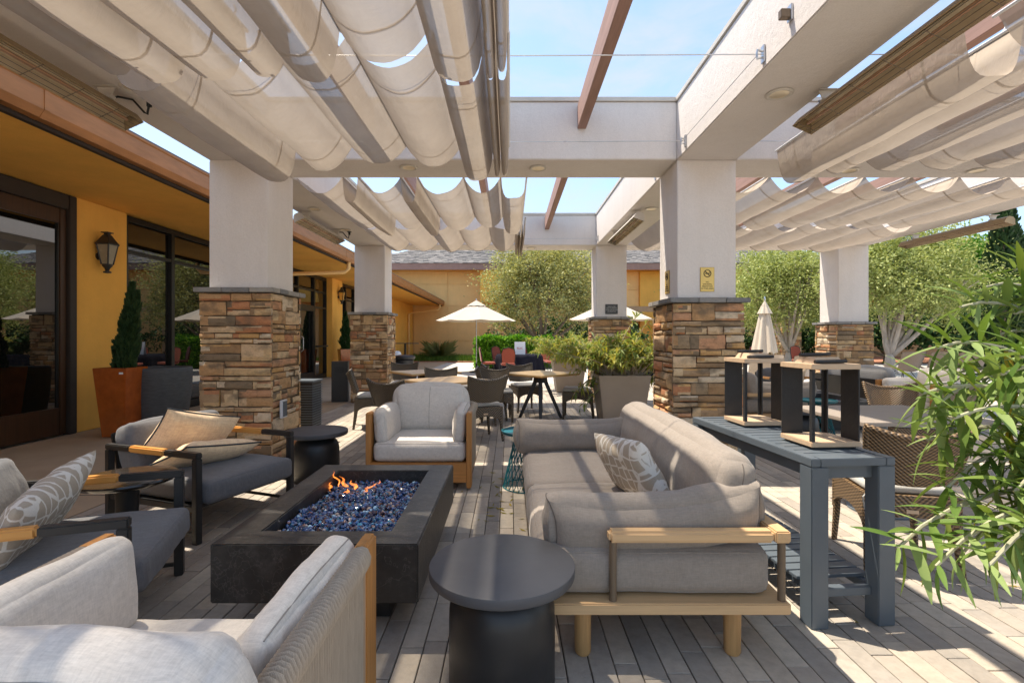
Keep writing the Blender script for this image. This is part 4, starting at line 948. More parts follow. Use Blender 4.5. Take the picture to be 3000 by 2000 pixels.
m_gloss = wood("glossy_dark_wood", (.03,.024,.02), 'X', .5, .12); MB().lathe([(0,.455),(.20,.46),(.245,.475),(.258,.492),(.255,.502),(0,.505)], 48, cap=False).build("top", m_gloss, t, smooth=40)
MB().lathe([(.0,0),(.19,0),(.19,.015),(.06,.03),(.055,.2),(.06,.44),(.12,.456)], 32, cap=False).build("pedestal", m_black, t, smooth=40)
def wiretable(label, loc, s=1):
    t = thing("wire_side_table", label, "side table", loc, 0, "teal wire side tables")
    MB().lathe([(0,.47),(.20,.47),(.22,.478),(.225,.50),(.218,.50),(.213,.487),(0,.486)], 40, cap=False).build("tray_top", m_teal, t, smooth=40)
    q = MB()
    for k in range(26):
        for sg in (-1, 1):
            a = 2*math.pi*k/26; pts = []
            for i in range(5):
                u = i/4; rad = .21*(1-u)+.10*u; an = a+sg*u*.9; pts.append((rad*math.cos(an), rad*math.sin(an), .005+.465*u))
            q.tube(pts, .0032, 4)
    for rad, z in ((.21,.006),(.10,.450)): q.tube([(rad*math.cos(2*math.pi*k/32), rad*math.sin(2*math.pi*k/32), z) for k in range(32)], .005, 5, closed=True)
    tag(q.build("wire_cone", m_teal, t), kind='stuff'); return t
wt = wiretable("teal wire side table half hidden behind the taupe sofa", (.15, 4.45, 0)); dup(wt, (4.06, 6.6, 0), 0, "teal wire side table on the right, seen through the near lantern")

# grey lounge chairs (local +X is the front)
def lounge(label, loc, rz):
    t = thing("lounge_chair", label, "lounge chair", loc, rz, "grey lounge chairs with black frames and wooden armrests")
    for s in (-1, 1):
        y = s*.395; k = .022
        q = MB(); q.b2(.396,.44,y-k,y+k,0,.545); q.build("front_leg", m_black, t, bevel=.004)
        q = MB(); q.b2(-.44,-.40,y-k,y+k,0,.545); q.build("back_leg", m_black, t, bevel=.004)
        MB().b2(.14,.44,y-k,y+k,.546,.585).build("arm_rail", m_black, t, bevel=.006); MB().b2(-.44,-.2,y-k,y+k,.546,.585).build("arm_rail", m_black, t, bevel=.006)
        q = MB(); q.b2(-.199,.139,y-k-.002,y+k+.002,.544,.588); q.build("armrest", m_armwood, t, bevel=.009, seg=3)
        MB().b2(-.40,.395,y-.012,y+.012,.20,.24).build("side_rail", m_black, t, bevel=.003)
        MB().b2(-.40,.395,y-.01,y+.01,.05,.07).build("stretcher", m_black, t, bevel=.003)
    MB().b2(-.40,.395,-.37,.37,.215,.235).build("seat_deck", m_black, t)
    MB().box((0,0,0),(.03,.70,.42), T(-.43,0,.44,ry=-14)).build("back_panel", m_black, t, bevel=.006)
    q = MB(); q.cushion(.86,.73,.15,r=.035,bulge=.018,side=.008,wr=.002,seed=1,M=T(.05,0,.315)); k_ = q.build("seat_cushion", m_grey, t, smooth=180); seamloop(q, k_, m_grey)
    MB().cushion(.16,.72,.35,r=.035,bulge=.02,side=.022,wr=.006,seed=2,M=T(-.315,0,.545,ry=-16)).build("back_cushion", m_grey, t, smooth=180)
    return t
lc = lounge("grey lounge chair with two peach cushions, in front of the big left column", (-2.264, 3.725, 0), -20)
dup(lc, (-2.115, 2.294, 0), 19.5, "grey lounge chair with a patterned pillow, nearest on the left")
dup(lc, (5.15, 9.3, 0), -88, "grey lounge chair with one peach cushion, far off on the right")
# throw pillows
def pillow(label, w_, h_, t_, mat, M_, seed, piping=None, group=None, cat="pillow"):
    o = MB().pillow(w_, h_, t_, seed=seed).build("throw_pillow", mat, None, smooth=180, weld=True); o.matrix_world = M_
    o.matrix_local = M_
    tag(o, label, cat, group)
    if piping:
        pts = []; n_ = 20
        for (u0, v0, u1, v1) in ((-1,-1,1,-1),(1,-1,1,1),(1,1,-1,1),(-1,1,-1,-1)):
            for i in range(n_):
                u = u0+(u1-u0)*i/n_; v_ = v0+(v1-v0)*i/n_; pts.append((w_/2*u*(1-.07*(1-v_*v_)), 0, h_/2*v_*(1-.07*(1-u*u))))
        q = MB(); q.tube(pts, .006, 6, closed=True); q.build("piping", piping, o)
    return o
LA = Matrix.Translation((-2.264, 3.725, 0)) @ Matrix.Rotation(R(-20),4,'Z'); LB = Matrix.Translation((-2.115, 2.294, 0)) @ Matrix.Rotation(R(19.5),4,'Z')
pillow("upright peach cushion with dark piping leaning on the far grey lounge chair", .62, .37, .17, m_peach, LA @ T(-.13,.0,.60,rz=-90) @ T(0,0,0,rx=-30,ry=-14), 3, m_pipe, "peach cushions")
pillow("lower peach cushion with dark piping lying flat against the upright one", .62, .36, .14, m_peach, LA @ T(.06,-.02,.475,rz=-90) @ T(0,0,0,rx=-66,ry=-8), 4, m_pipe, "peach cushions")
pillow("taupe and white patterned pillow on the nearest grey lounge chair", .70, .36, .15, m_pattern, LB @ T(-.02,-.03,.545,rz=-90) @ T(0,0,0,rx=-30,ry=7), 5)
pillow("peach cushion on the far right grey lounge chair", .50, .32, .13, m_peach, T(5.13,9.12,.6,rz=2) @ T(0,0,0,rx=18), 6, m_pipe, "peach cushions")

# rope armchairs (local -Y is the front)
def rope_chair(label, loc, rz):
    t = thing("rope_armchair", label, "armchair", loc, rz, "rope woven armchairs with teak posts and light cushions")
    a, f, bk, rc = .435, -.345, .40, .16        # half width, front of rope, back plane, corner radius
    path = []; nst = .0155
    def seg(p0, p1):
        n_ = int((Vector(p1)-Vector(p0)).length/nst); return [Vector(p0).lerp(Vector(p1), i/n_) for i in range(n_)]
    path += seg((a,f),(a,bk-rc)); n_ = int(rc*math.pi/2/nst)
    path += [Vector((a-rc+rc*math.cos(u), bk-rc+rc*math.sin(u))) for u in [math.pi/2*i/n_ for i in range(n_)]]
    path += seg((a-rc,bk),(-a+rc,bk)); path += [Vector((-a+rc+rc*math.cos(u), bk-rc+rc*math.sin(u))) for u in [math.pi/2+math.pi/2*i/n_ for i in range(n_)]]
    path += seg((-a,bk-rc),(-a,f)); path.append(Vector((-a,f))); m_ = len(path)
    prof = [(-.010,.13),(-.010,.585),(-.026,.615),(-.029,.64),(-.018,.66),(0,.667),(.018,.66),(.029,.64),(.026,.615),(.010,.585),(.010,.13)]
    vs = []; fs = []; K = 4; P_ = []
    for i in range(m_-1):
        for k in range(K): P_.append((path[i].lerp(path[i+1],k/K), (-.009,.003,.006,.003)[k]))
    for i, (p, h) in enumerate(P_):
        p0 = P_[max(i-1,0)][0]; p1 = P_[min(i+1,len(P_)-1)][0]; tg = (p1-p0).normalized(); nr = Vector((tg.y, -tg.x))
        for o_, z in prof:
            e = o_+h*(1 if o_ >= 0 else -1); zz = z+(h if z > .65 else 0); vs.append((p.x+nr.x*e, p.y+nr.y*e, zz))
    n_ = len(prof); fs = [(i*n_+j, i*n_+j+1, (i+1)*n_+j+1, (i+1)*n_+j) for i in range(len(P_)-1) for j in range(n_-1)]
    tag(MB().add(vs, fs).build("rope_weave", m_rope, t, smooth=60), kind='stuff')
    for s in (-1, 1):
        q = MB(); q.b2(s*a-.022,s*a+.022,-.45,f+.014,0.02,.672); q.build("post", m_teak, t, bevel=.008, seg=3)
        MB().b2(s*a-.012,s*a+.012,f+.006,bk-.1,.10,.15).build("side_rail", m_teak, t)
    MB().b2(-a+.018,a-.018,-.448,-.418,.07,.24).build("front_rail", m_teakx, t, bevel=.004)
    MB().b2(-a+.018,a-.018,-.415,bk-.03,.20,.235).build("seat_deck", m_teakx, t)
    MB().b2(-a+.13,a-.13,bk-.012,bk+.012,.09,.13).build("back_rail", m_teakx, t)
    q = MB(); q.cushion(.80,.80,.17,r=.045,bulge=.022,side=.012,wr=.002,seed=4,M=T(0,-.03,.325)); k_ = q.build("seat_cushion", m_beige, t, smooth=180); seamloop(q, k_, m_seam, r=.0022)
    q = MB(); q.cushion(.70,.20,.46,r=.075,bulge=.035,side=.035,wr=.005,seed=6,M=T(0,.245,.615,rx=-12)); bc = q.build("back_cushion", m_beige, t, smooth=180)
    cp = q.cp; q = MB(); q.tube([cp(.01, -1, -.95+1.9*i/14) for i in range(15)], .0022, 5); q.build("seam", m_seam, bc)
    q = MB(); q.tube([cp(-.97+1.94*i/24, .62, 1) for i in range(25)], .0020, 5); q.build("seam", m_seam, bc)
    for s in (-1, 1):
        qc = MB(); pc = qc.cushion(.105,.57,.30,r=.042,bulge=.018,side=.012,wr=.005,seed=8+s,M=T(s*.342,-.11,.54,ry=s*5,rz=s*1)).build("arm_cushion", m_beige, t, smooth=180)
        q = MB(); q.tube([qc.cp(s*.62, -.97+1.94*i/24, 1) for i in range(25)], .0020, 5); q.build("seam", m_seam, pc)
    return t
rc = rope_chair("rope armchair with teak posts facing the camera at the far end of the fire pit", (-.79, 4.77, 0), 0)
nc = dup(rc, (-.905, 1.235, 0), 180, "rope armchair in the near left corner, seen from behind its back")
nb = [c for c in nc.children if c.name.startswith("back_cushion")][0]; nb.location = (-.07, .03, -.05); nb.rotation_euler = (R(-3), 0, R(-2))
dup(rc, (6.15, 7.35, 0), -82, "rope armchair far right behind the leafy shrub")

# taupe sofa
def sofa(label, loc, rz):
    """local origin at centre; back on +X, near end at -Y"""
    t = thing("outdoor_sofa", label, "sofa", loc, rz, "taupe outdoor sofas with oak frames"); hx, hy = .50, 1.03
    def bx(name, mat, *c, **k): return MB().b2(*c).build(name, mat, t, **k)
    bx("platform_rail", m_oak, -hx,hx,-hy,-hy+.17,.206,.252, bevel=.005); bx("platform_rail", m_oak, -hx,hx,hy-.17,hy,.206,.252, bevel=.005)
    bx("platform_rail", m_oaky, -hx,-hx+.10,-hy+.171,hy-.171,.206,.252, bevel=.005); bx("platform_rail", m_oaky, hx-.10,hx,-hy+.171,hy-.171,.206,.252, bevel=.005)
    for k in range(9): bx("slat", m_oak, -hx+.101,hx-.101,-.80+k*.2-.04,-.80+k*.2+.04,.215,.24)
    for sx in (-.33,.30):
        for sy in (-.94,.94): MB().lathe([(.028,0),(.034,.012),(.036,.205)], 20, (sx,sy,0)).build("leg", m_oakz, t, smooth=40)
    for s in (-1, 1):
        y0, y1 = sorted((s*hy, s*(hy-.062))); bx("arm_rail", m_oak, -.235,hx-.063,y0,y1,.494,.542, bevel=.012, seg=3)
        for x in (-.215,.475): MB().lathe([(.0155,.252),(.0155,.4935)], 14, (x,s*(hy-.03),0)).build("post", m_bronze, t, smooth=40)
    bx("back_rail", m_oaky, hx-.062,hx,-hy,hy,.495,.543, bevel=.006)
    for y in (-.35,.35): MB().lathe([(.0155,.252),(.0155,.4945)], 14, (.47,y,0)).build("post", m_bronze, t, smooth=40)
    for s in (-1, 1):
        q = MB(); q.cushion(.98,.985,.19,r=.05,bulge=.02,side=.012,wr=.004,seed=11+s,M=T(-.035,s*.485,.35)); k_ = q.build("seat_cushion", m_taupe, t, smooth=180); seamloop(q, k_, m_taupe, r=.0035); seamloop(q, k_, m_taupe, s=-1, r=.0035)
    q = MB(); q.cushion(.20,1.86,.38,r=.085,bulge=.03,side=.03,wr=.006,seed=14,n=22,M=T(.335,.06,.62,ry=13)); bc = q.build("back_cushion", m_taupe, t, smooth=180)
    cp = q.cp; q = MB(); q.tube([cp(.1, -1, -.9+1.8*i/14) for i in range(15)], .0025, 5); q.build("seam", m_seam2, bc)
    q = MB(); q.cushion(.90,.17,.235,r=.075,bulge=.02,side=.03,wr=.006,seed=15,n=22,M=T(-.01,-.855,.545,rx=9,ry=-4),sag=.03,ears=.035); k_ = q.build("bolster", m_taupe, t, smooth=180); seamloop(q, k_, m_seam2, 0, 1, .0022); seamloop(q, k_, m_seam2, 0, -1, .0022)
    q = MB(); q.cushion(.88,.17,.235,r=.075,bulge=.02,side=.03,wr=.005,seed=16,n=22,M=T(-.14,.86,.56,rx=-10),sag=.015,ears=.03); k_ = q.build("bolster", m_taupe, t, smooth=180); seamloop(q, k_, m_seam2, 0, -1, .0022)
    return t
sf = sofa("taupe sofa with oak frame right of the fire pit", (.637, 3.05, 0), 0)
pillow("taupe and white patterned pillow leaning on the sofa back", .54, .36, .15, m_pattern, T(.65,2.72,.625,rz=105) @ T(0,0,0,rx=-26,ry=6), 9)
dup(sf, (3.75, 8.0, 0), 180, "taupe sofa with oak frame on the far right, seen through the farther lantern")

# slate console table
ct = thing("console_table", "slate grey slatted console table behind the sofa", "console table", (1.52, 2.885, 0), 5); W2, L2 = .205, .60
for sx in (-1, 1):
    for sy in (-1, 1): MB().box((sx*(W2-.042),sy*(L2-.042),.368),(.084,.084,.736)).build("leg", m_slate, ct, bevel=.004)
for s in (-1, 1):
    MB().b2(min(s*W2,s*(W2-.045)),max(s*W2,s*(W2-.045)),-L2,L2,.738,.775).build("top_rail", m_slate, ct, bevel=.003)
    MB().b2(-W2+.046,W2-.046,min(s*L2,s*(L2-.05)),max(s*L2,s*(L2-.05)),.738,.775).build("top_rail", m_slate, ct, bevel=.003)
    MB().b2(s*(W2-.05)-.015,s*(W2-.05)+.015,-L2+.085,L2-.085,.675,.735).build("apron", m_slate, ct, bevel=.003)
    MB().b2(-W2+.085,W2-.085,s*(L2-.05)-.015,s*(L2-.05)+.015,.675,.735).build("apron", m_slate, ct, bevel=.003)
    MB().b2(s*(W2-.06)-.02,s*(W2-.06)+.02,-L2+.085,L2-.085,.125,.165).build("shelf_rail", m_slate, ct, bevel=.003)
    MB().b2(-W2+.085,W2-.085,s*(L2-.06)-.02,s*(L2-.06)+.02,.125,.165).build("shelf_rail", m_slate, ct, bevel=.003)
ns_ = 15; pit = (2*L2-.104)/ns_
for k in range(ns_):
    y = -L2+.052+pit*(k+.5); MB().b2(-W2+.047,W2-.047,y-pit/2+.004,y+pit/2-.004,.748,.772).build("slat", m_slate, ct, bevel=.002)
    if abs(y) < L2-.09: MB().b2(-W2+.02,W2-.02,y-pit/2+.005,y+pit/2-.005,.167,.182).build("shelf_slat", m_slate, ct, bevel=.002)
# lanterns
def lantern(label, loc, rz):
    t = thing("table_lantern", label, "lantern", loc, rz, "pale wood and black metal lanterns on the console table"); a = .128
    def ring(z0, z1, ih, nm):
        q = MB(); q.add([(-a,-a,z0),(a,-a,z0),(a,a,z0),(-a,a,z0),(-a,-a,z1),(a,-a,z1),(a,a,z1),(-a,a,z1),(-ih,-ih,z0),(ih,-ih,z0),(ih,ih,z0),(-ih,ih,z0),(-ih,-ih,z1),(ih,-ih,z1),(ih,ih,z1),(-ih,ih,z1)],
            [(0,1,5,4),(1,2,6,5),(2,3,7,6),(3,0,4,7),(8,12,13,9),(9,13,14,10),(10,14,15,11),(11,15,12,8),(4,5,13,12),(5,6,14,13),(6,7,15,14),(7,4,12,15),(0,8,9,1),(1,9,10,2),(2,10,11,3),(3,11,8,0)]); return q.build(nm, m_lantern, t, bevel=.002)
    MB().b2(-a+.015,a-.015,-a+.015,a-.015,0,.007).build("foot_pad", m_black, t)
    MB().b2(-a,a,-a,a,.008,.034).build("base_plate", m_lantern, t, bevel=.003); ring(.392,.418,.085,"top_plate")
    for c_ in ((a-.012,a-.004,-a+.003,-a+.125),(-a+.003,-a+.12,a-.012,a-.004)): MB().b2(*c_,.034,.392).build("corner_panel", m_blackfiber, t, bevel=.001)
    for c_ in ((-a+.004,-a+.012,-a+.003,-a+.026),(a-.026,a-.003,a-.012,a-.004)): MB().b2(*c_,.034,.392).build("corner_post", m_blackfiber, t, bevel=.001)
    for c_ in ((-a+.0125,-a+.020,-a+.003,-a+.011),(a-.012,a-.004,a-.030,a-.0125)): MB().b2(*c_,.034,.392).build("corner_post", m_blackfiber, t, bevel=.001)
    q = MB(); c0, c1 = .08, .062
    q.add([(-c0,-c0,.418),(c0,-c0,.418),(c0,c0,.418),(-c0,c0,.418),(-c1,-c1,.450),(c1,-c1,.450),(c1,c1,.450),(-c1,c1,.450),(-.045,-.045,.450),(.045,-.045,.450),(.045,.045,.450),(-.045,.045,.450),(-.055,-.055,.418),(.055,-.055,.418),(.055,.055,.418),(-.055,.055,.418)],
       [(0,1,5,4),(1,2,6,5),(2,3,7,6),(3,0,4,7),(4,5,9,8),(5,6,10,9),(6,7,11,10),(7,4,8,11),(8,9,13,12),(9,10,14,13),(10,11,15,14),(11,8,12,15)]); q.build("chimney_cap", m_lantern, t, bevel=.002)
    for s, z in ((-1,.428),(1,.459)):
        q = MB(); q.tube([(-.09,s*.095 if s < 0 else .02,z),(.075,s*.095 if s < 0 else .02,z+.003)], .0095, 10); q.build("leather_handle", m_black, t)
    return t
ln = lantern("near pale wood lantern with black panels on the console table", (1.605, 2.60, .776), 4)
dup(ln, (1.555, 3.20, .776), 4, "farther pale wood lantern with black panels on the console table, by the stone column")

# rattan dining chairs (local +Y is the front)
def rattan(label, loc, rz, mat, grp):
    t = thing("rattan_chair", label, "chair", loc, rz, grp); sw, sd = .235, .24
    def leg(sx, sy):
        q = MB(); spl = .035 if sy < 0 else .0; q.add([], []); q.tube([(sx*(sw-.022),sy*(sd-.022),.40),(sx*(sw-.02),sy*(sd-.02)-spl*.3,.2),(sx*(sw-.018+.012),sy*(sd-.018)-spl,.0)], [.026,.022,.017], 8); return q
    for sx in (-1, 1):
        for sy in (-1, 1): leg(sx, sy).build("leg", mat, t)
    q = MB()     # woven seat box with arched aprons
    nA = 10; z1 = .43
    for (p0, p1) in (((-sw,-sd),(sw,-sd)),((sw,-sd),(sw,sd)),((sw,sd),(-sw,sd)),((-sw,sd),(-sw,-sd))):
        vs = []; 
        for i in range(nA+1):
            u = i/nA; x = p0[0]+(p1[0]-p0[0])*u; y = p0[1]+(p1[1]-p0[1])*u; zb = .22+.105*(1-(2*u-1)**2)**.6 if 0 < u < 1 else .22
            vs += [(x,y,zb),(x,y,z1),(x*.94,y*.94,zb),(x*.94,y*.94,z1)]
        fs = []
        for i in range(nA):
            a = i*4; fs += [(a,a+4,a+5,a+1),(a+2,a+3,a+7,a+6),(a,a+2,a+6,a+4)]
        q.add(vs, fs)
    q.b2(-sw,sw,-sd,sd,z1,z1+.012); q.build("seat", mat, t, smooth=50)
    q = MB(); nb, nh = 14, 8
    def bk(side):
        def fn(u, v):
            e = 2*u-1; wd = .208+.045*v; x = e*wd; y = -sd+.012-.10*v-.045*(1-e*e)*1.0+.02; z = .50+.02*e*e*(1-v)+v*(.30+.055*abs(e)**2.2-.02)
            return (x, y+side*.014, z)
        return fn
    q.grid(bk(1), nb, nh); g = MB().grid(bk(-1), nb, nh); g.f = [f[::-1] for f in g.f]; q.add(g.v, g.f)
    edge = [bk(0)(0,v/8) for v in range(9)]+[bk(0)(u/14,1) for u in range(1,15)]+[bk(0)(1,1-v/8) for v in range(1,9)]
    q.tube(edge, .019, 8); q.build("backrest", mat, t, smooth=60)
    MB().cushion(.43,.44,.05,r=.022,bulge=.012,side=.004,wr=.002,seed=3,n=10,M=T(0,.01,.467)).build("seat_pad", m_seatpad, t, smooth=180)
    MB().b2(-.03,.03,-sd-.003,-sd-.0005,.345,.365).build("maker_tag", m_lantern, t, smooth=0)
    q = MB(); q.tube([(-sw+.01,-sd-.005,.45),(-sw-.02,-sd-.03,.43),(-sw-.01,-sd-.03,.36)], .004, 5); q.build("tie_cord", m_seatpad, t)
    return t
GR = "dark rattan dining chairs"
c1 = rattan("dark rattan chair turned sideways beside the farther stone column", (-2.05, 7.45, 0), -75, m_rattan, GR)
for (x, y, rz, l) in ((-2.0, 9.35, 185, "dark rattan chair behind the left rear table, facing the camera"),(-1.3, 6.0, -24, "dark rattan chair tucked behind the back of the light armchair"),
    (-1.05, 7.72, 190, "dark rattan chair beyond the front dining table, between the two left tables"),(-.74, 8.75, 105, "dark rattan chair at the right end of the left rear table"),(-.35, 7.75, 160, "dark rattan chair just beyond the right corner of the front table"),
    (-.40, 6.52, 24, "large looking dark rattan chair with its back to the camera right of the light armchair"),(-.2, 8.0, -85, "dark rattan chair sideways at the left of the right hand table"),(.28, 9.0, 200, "dark rattan chair beyond the right hand table, facing the camera"),
    (1.12, 8.25, 80, "dark rattan chair under the drooping shrub, right of the right hand table")):
    dup(c1, (x, y, 0), rz, l)
bc_ = rattan("big brown rattan chair with its back to the camera beside the console table", (2.30, 3.02, 0), -14, m_rattan2, "brown rattan chairs at the square table")
dup(bc_, (4.0, 5.05, 0), 168, "brown rattan chair across the square table, its back rising above the tabletop")

# dining tables
def dining(label, loc, rz, s=.92):
    t = thing("dining_table", label, "table", loc, rz, "pale topped dining tables with black splayed legs"); a = s/2
    MB().b2(-a,a,-a,a,.715,.738).build("tabletop", m_tabletop, t, bevel=.004); MB().b2(-a+.006,a-.006,-a+.006,a-.006,.705,.7145).build("edge_band", m_armwood, t)
    MB().lathe([(.11,.58),(.10,.70)], 8).build("hub", m_black, t)
    for k in range(4):
        an = math.pi/4+k*math.pi/2; c0, s0 = math.cos(an), math.sin(an); q = MB(); q.tube([(.07*c0,.07*s0,.70),(.09*c0,.09*s0,.58),(.34*c0,.34*s0,.0)], [.05,.045,.034], 4); q.build("leg", m_black, t, smooth=30)
    MB().b2(-.17,.17,-.17,.17,.685,.704).build("mounting_plate", m_black, t); return t
dt = dining("pale dining table just behind the light armchair", (-.86, 6.9, 0), 41)
dup(dt, (-1.45, 8.55, 0), 36, "pale dining table left and rear, near the farther stone column"); dup(dt, (.5, 8.2, 0), 42, "pale dining table on splayed black legs beside the shrub planter")
t = thing("pedestal_table", "square beige table on a round steel foot beside the leafy shrub", "table", (2.85, 3.85, 0), 2)
MB().b2(-.45,.55,-.42,.45,.715,.742).build("tabletop", m_taupepot, t, bevel=.004); MB().lathe([(0,0),(.22,0),(.22,.012),(.05,.02),(.045,.03),(.045,.70),(.2,.712)], 40, cap=False).build("pedestal", m_slate, t, smooth=40)

# big square bins
t = thing("litter_bin", "tall glossy black square bin in front of the farther stone column", "bin", (-3.5, 10.35, 0), 12)
q = MB(); q.b2(-.16,.16,-.16,.16,0,.80); q.build("body", m_gloss2 if 0 else m_black, t, bevel=.006); MB().b2(-.165,.165,-.165,.165,.802,.82).build("lid", m_black, t, bevel=.004); MB().b2(-.1,.1,-.166,-.1605,.60,.72).build("slot", m_cord, t)
t = thing("louvered_bin", "black louvred bin partly hidden behind the big left column", "bin", (-2.60, 6.35, 0), 0)
MB().b2(-.15,.15,-.15,.15,0,.76).build("body", m_black, t); MB().b2(-.17,.17,-.17,.17,.762,.785).build("lid", m_slate, t, bevel=.004)
for k in range(22): MB().b2(-.16,.162,-.162,.162,.06+k*.031,.072+k*.031).build("louvre", m_slate, t)

# umbrellas
def umbrella(label, loc, rz=0, rad=1.5):
    t = thing("umbrella", label, "umbrella", loc, rz, "open cream umbrellas"); n = 8; zr, zt = 1.93, 2.62
    def P_(k, u): a = 2*math.pi*k/n; rr = rad*u; return (rr*math.cos(a), rr*math.sin(a), zt-(zt-zr)*(u**.92))
    q = MB()
    for k in range(n):
        ring = []
        for i in range(7):
            u = .16+.84*i/6; a, b_ = Vector(P_(k,u)), Vector(P_(k+1,u))
            for j in range(5):
                w_ = j/4; p = a.lerp(b_,w_); p.z -= .035*u*math.sin(math.pi*w_); ring.append(p)
        q.add(ring, [(i*5+j,(i+1)*5+j,(i+1)*5+j+1,i*5+j+1) for i in range(6) for j in range(4)])
    q.build("canopy", m_umb, t, smooth=30)
    q = MB()
    for k in range(n):
        a, b_ = P_(k,.0), P_(k+1,.0); c_, d_ = Vector(P_(k,.24))+Vector((0,0,.045)), Vector(P_(k+1,.24))+Vector((0,0,.045)); q.add([(0,0,zt+.07),c_,(c_+d_)/2+Vector((0,0,-.02)),d_], [(0,1,2,3)])
    q.build("vent_cap", m_umb, t, smooth=0)
    for k in range(n): q = MB(); q.tube([(0,0,2.18),P_(k,.5)],.008,5); q.tube([(0,0,zt-.02),Vector(P_(k,1))+Vector((0,0,-.02))],.008,5); q.build("rib", m_cream, t)
    MB().lathe([(.02,.0),(.02,zt+.06),(.03,zt+.08),(.0,zt+.14)], 12).build("pole", m_steel, t)
    MB().lathe([(.0,0),(.26,0),(.26,.04),(.05,.07),(.03,.35),(.0,.35)], 24, cap=False).build("base", m_black, t); return t
um = umbrella("open cream umbrella in front of the orange back wall, left of the olive tree", (-1.25, 18.7, 0), 10, 1.5)
dup(um, (3.56, 17.5, 0), 4, "open cream umbrella half hidden behind the plaque column")
t = thing("closed_umbrella", "closed cream umbrella right of the no smoking column", "umbrella", (8.35, 16.4, 0))
q = MB(); 
def cu_(u, v):
    a = 2*math.pi*u; rr = (.10+.27*v+.0*v)*(1+.13*math.cos(8*a)+.06*math.cos(5*a+1))*(1 if v < .98 else .97); return (rr*math.cos(a), rr*math.sin(a), 2.35-1.55*v+.05*math.cos(8*a)*v)
q.grid(cu_, 64, 10); q.build("folded_canopy", m_umb, t, smooth=180)
q = MB(); q.grid(lambda u, v: ((.02+.20*v)*(1+.1*math.cos(16*math.pi*u))*math.cos(2*math.pi*u), (.02+.20*v)*(1+.1*math.cos(16*math.pi*u))*math.sin(2*math.pi*u), 2.50-.42*v), 64, 4); q.build("vent_cap", m_umb, t, smooth=180)
MB().lathe([(.024,0),(.024,2.52),(.035,2.54),(.02,2.62),(0,2.66)], 12).build("pole", m_steel, t); MB().lathe([(0,0),(.28,0),(.28,.05),(.05,.08),(0,.08)], 24, cap=False).build("base", m_black, t)
MB().lathe([(.12,0),(.12,1.35)], 10, (-.62,2.2,0)).build("bollard_post", m_armwood, t) if 0 else None

# banquet table and red chairs
bt = thing("banquet_table", "round banquet table under a black cloth in front of the hedge", "table", (.31, 17.1, 0), 0, "banquet tables under black cloths")
def cloth(u, v):
    a = 2*math.pi*u
    if v < .45: rr = .80*v/.45; z = .735
    else: k = (v-.45)/.55; rr = .80+.03*k+k*.075*math.cos(13*a)+k*.03*math.cos(7*a+1); z = .735-.70*k**.95
    return (rr*math.cos(a), rr*math.sin(a), z)
MB().grid(cloth, 96, 12).build("tablecloth", m_navy, bt, smooth=50); MB().lathe([(.04,0),(.04,.7)], 10).build("leg", m_black, bt)
t = thing("menu_card", "white tent card with red lettering on the black banquet table", "card", (.34, 16.9, .737))
MB().add([(-.18,-.07,0),(.18,-.07,0),(.18,-.005,.42),(-.18,-.005,.42),(-.18,.07,0),(.18,.07,0),(.18,.0,.42),(-.18,.0,.42)], [(0,1,2,3),(5,4,7,6),(3,2,6,7)]).build("card", m_white, t, smooth=0)
textobj("lettering", "RUC", .10, m_redink, t, (0,-.045,.20), rot=(81,0,0))
def redchair(label, loc, rz):
    t = thing("banquet_chair", label, "chair", loc, rz, "red banquet chairs with dark frames")
    MB().cushion(.44,.44,.07,r=.03,bulge=.012,side=.005,wr=0,n=8,M=T(0,0,.455)).build("seat", m_red, t, smooth=180)
    q = MB(); q.poly([(-.19,0),(.19,0),(.215,.30),(.16,.44),(0,.48),(-.16,.44),(-.215,.30)], (-.02,.02), T(0,-.225,.50,rx=98)); q.build("backrest", m_red, t, bevel=.01)
    for sx in (-1, 1):
        q = MB(); q.tube([(sx*.205,.20,0),(sx*.20,.17,.42)], .012, 6); q.build("front_leg", m_frame, t)
        q = MB(); q.tube([(sx*.205,-.27,0),(sx*.20,-.19,.42),(sx*.225,-.235,.7),(sx*.19,-.29,.93),(0,-.30,.995)], .012, 6); q.build("rear_leg", m_frame, t)
    q = MB(); q.tube([(-.2,.18,.2),(.2,.18,.2)],.009,5); q.tube([(-.2,-.22,.2),(.2,-.22,.2)],.009,5); q.build("stretcher", m_frame, t); return t
r1 = redchair("red banquet chair left of the black table, seen side on", (-.72, 16.75, 0), -82)
for x, y, rz, l in ((-.32, 17.95, 225, "red banquet chair at the far left of the black table against the hedge"),(-.06, 16.0, 3, "red banquet chair with its back to the camera in front of the black table"),
    (.42, 18.3, 180, "red banquet chair behind the white tent card"),(1.45, 17.3, 100, "red banquet chair at the right of the black table by the olive trunk"),(1.15, 18.1, 140, "red banquet chair behind the black table at its right, under the olive tree"),
    (5.1, 15.6, 60, "red banquet chair glimpsed between the shrub and the no smoking column"),(10.8, 18.6, 190, "red banquet chair right of the closed umbrella under the olive branches"),(9.4, 19.0, 170, "red banquet chair hidden behind the closed umbrella's lower folds")):
    dup(r1, (x, y, 0), rz, l)
dup(bt, (4.6, 16.3, 0), 20, "black clothed table glimpsed left of the no smoking column, behind the shrub"); dup(bt, (11.7, 17.6, 0), 20, "black clothed table under the trees left of the rightmost column")

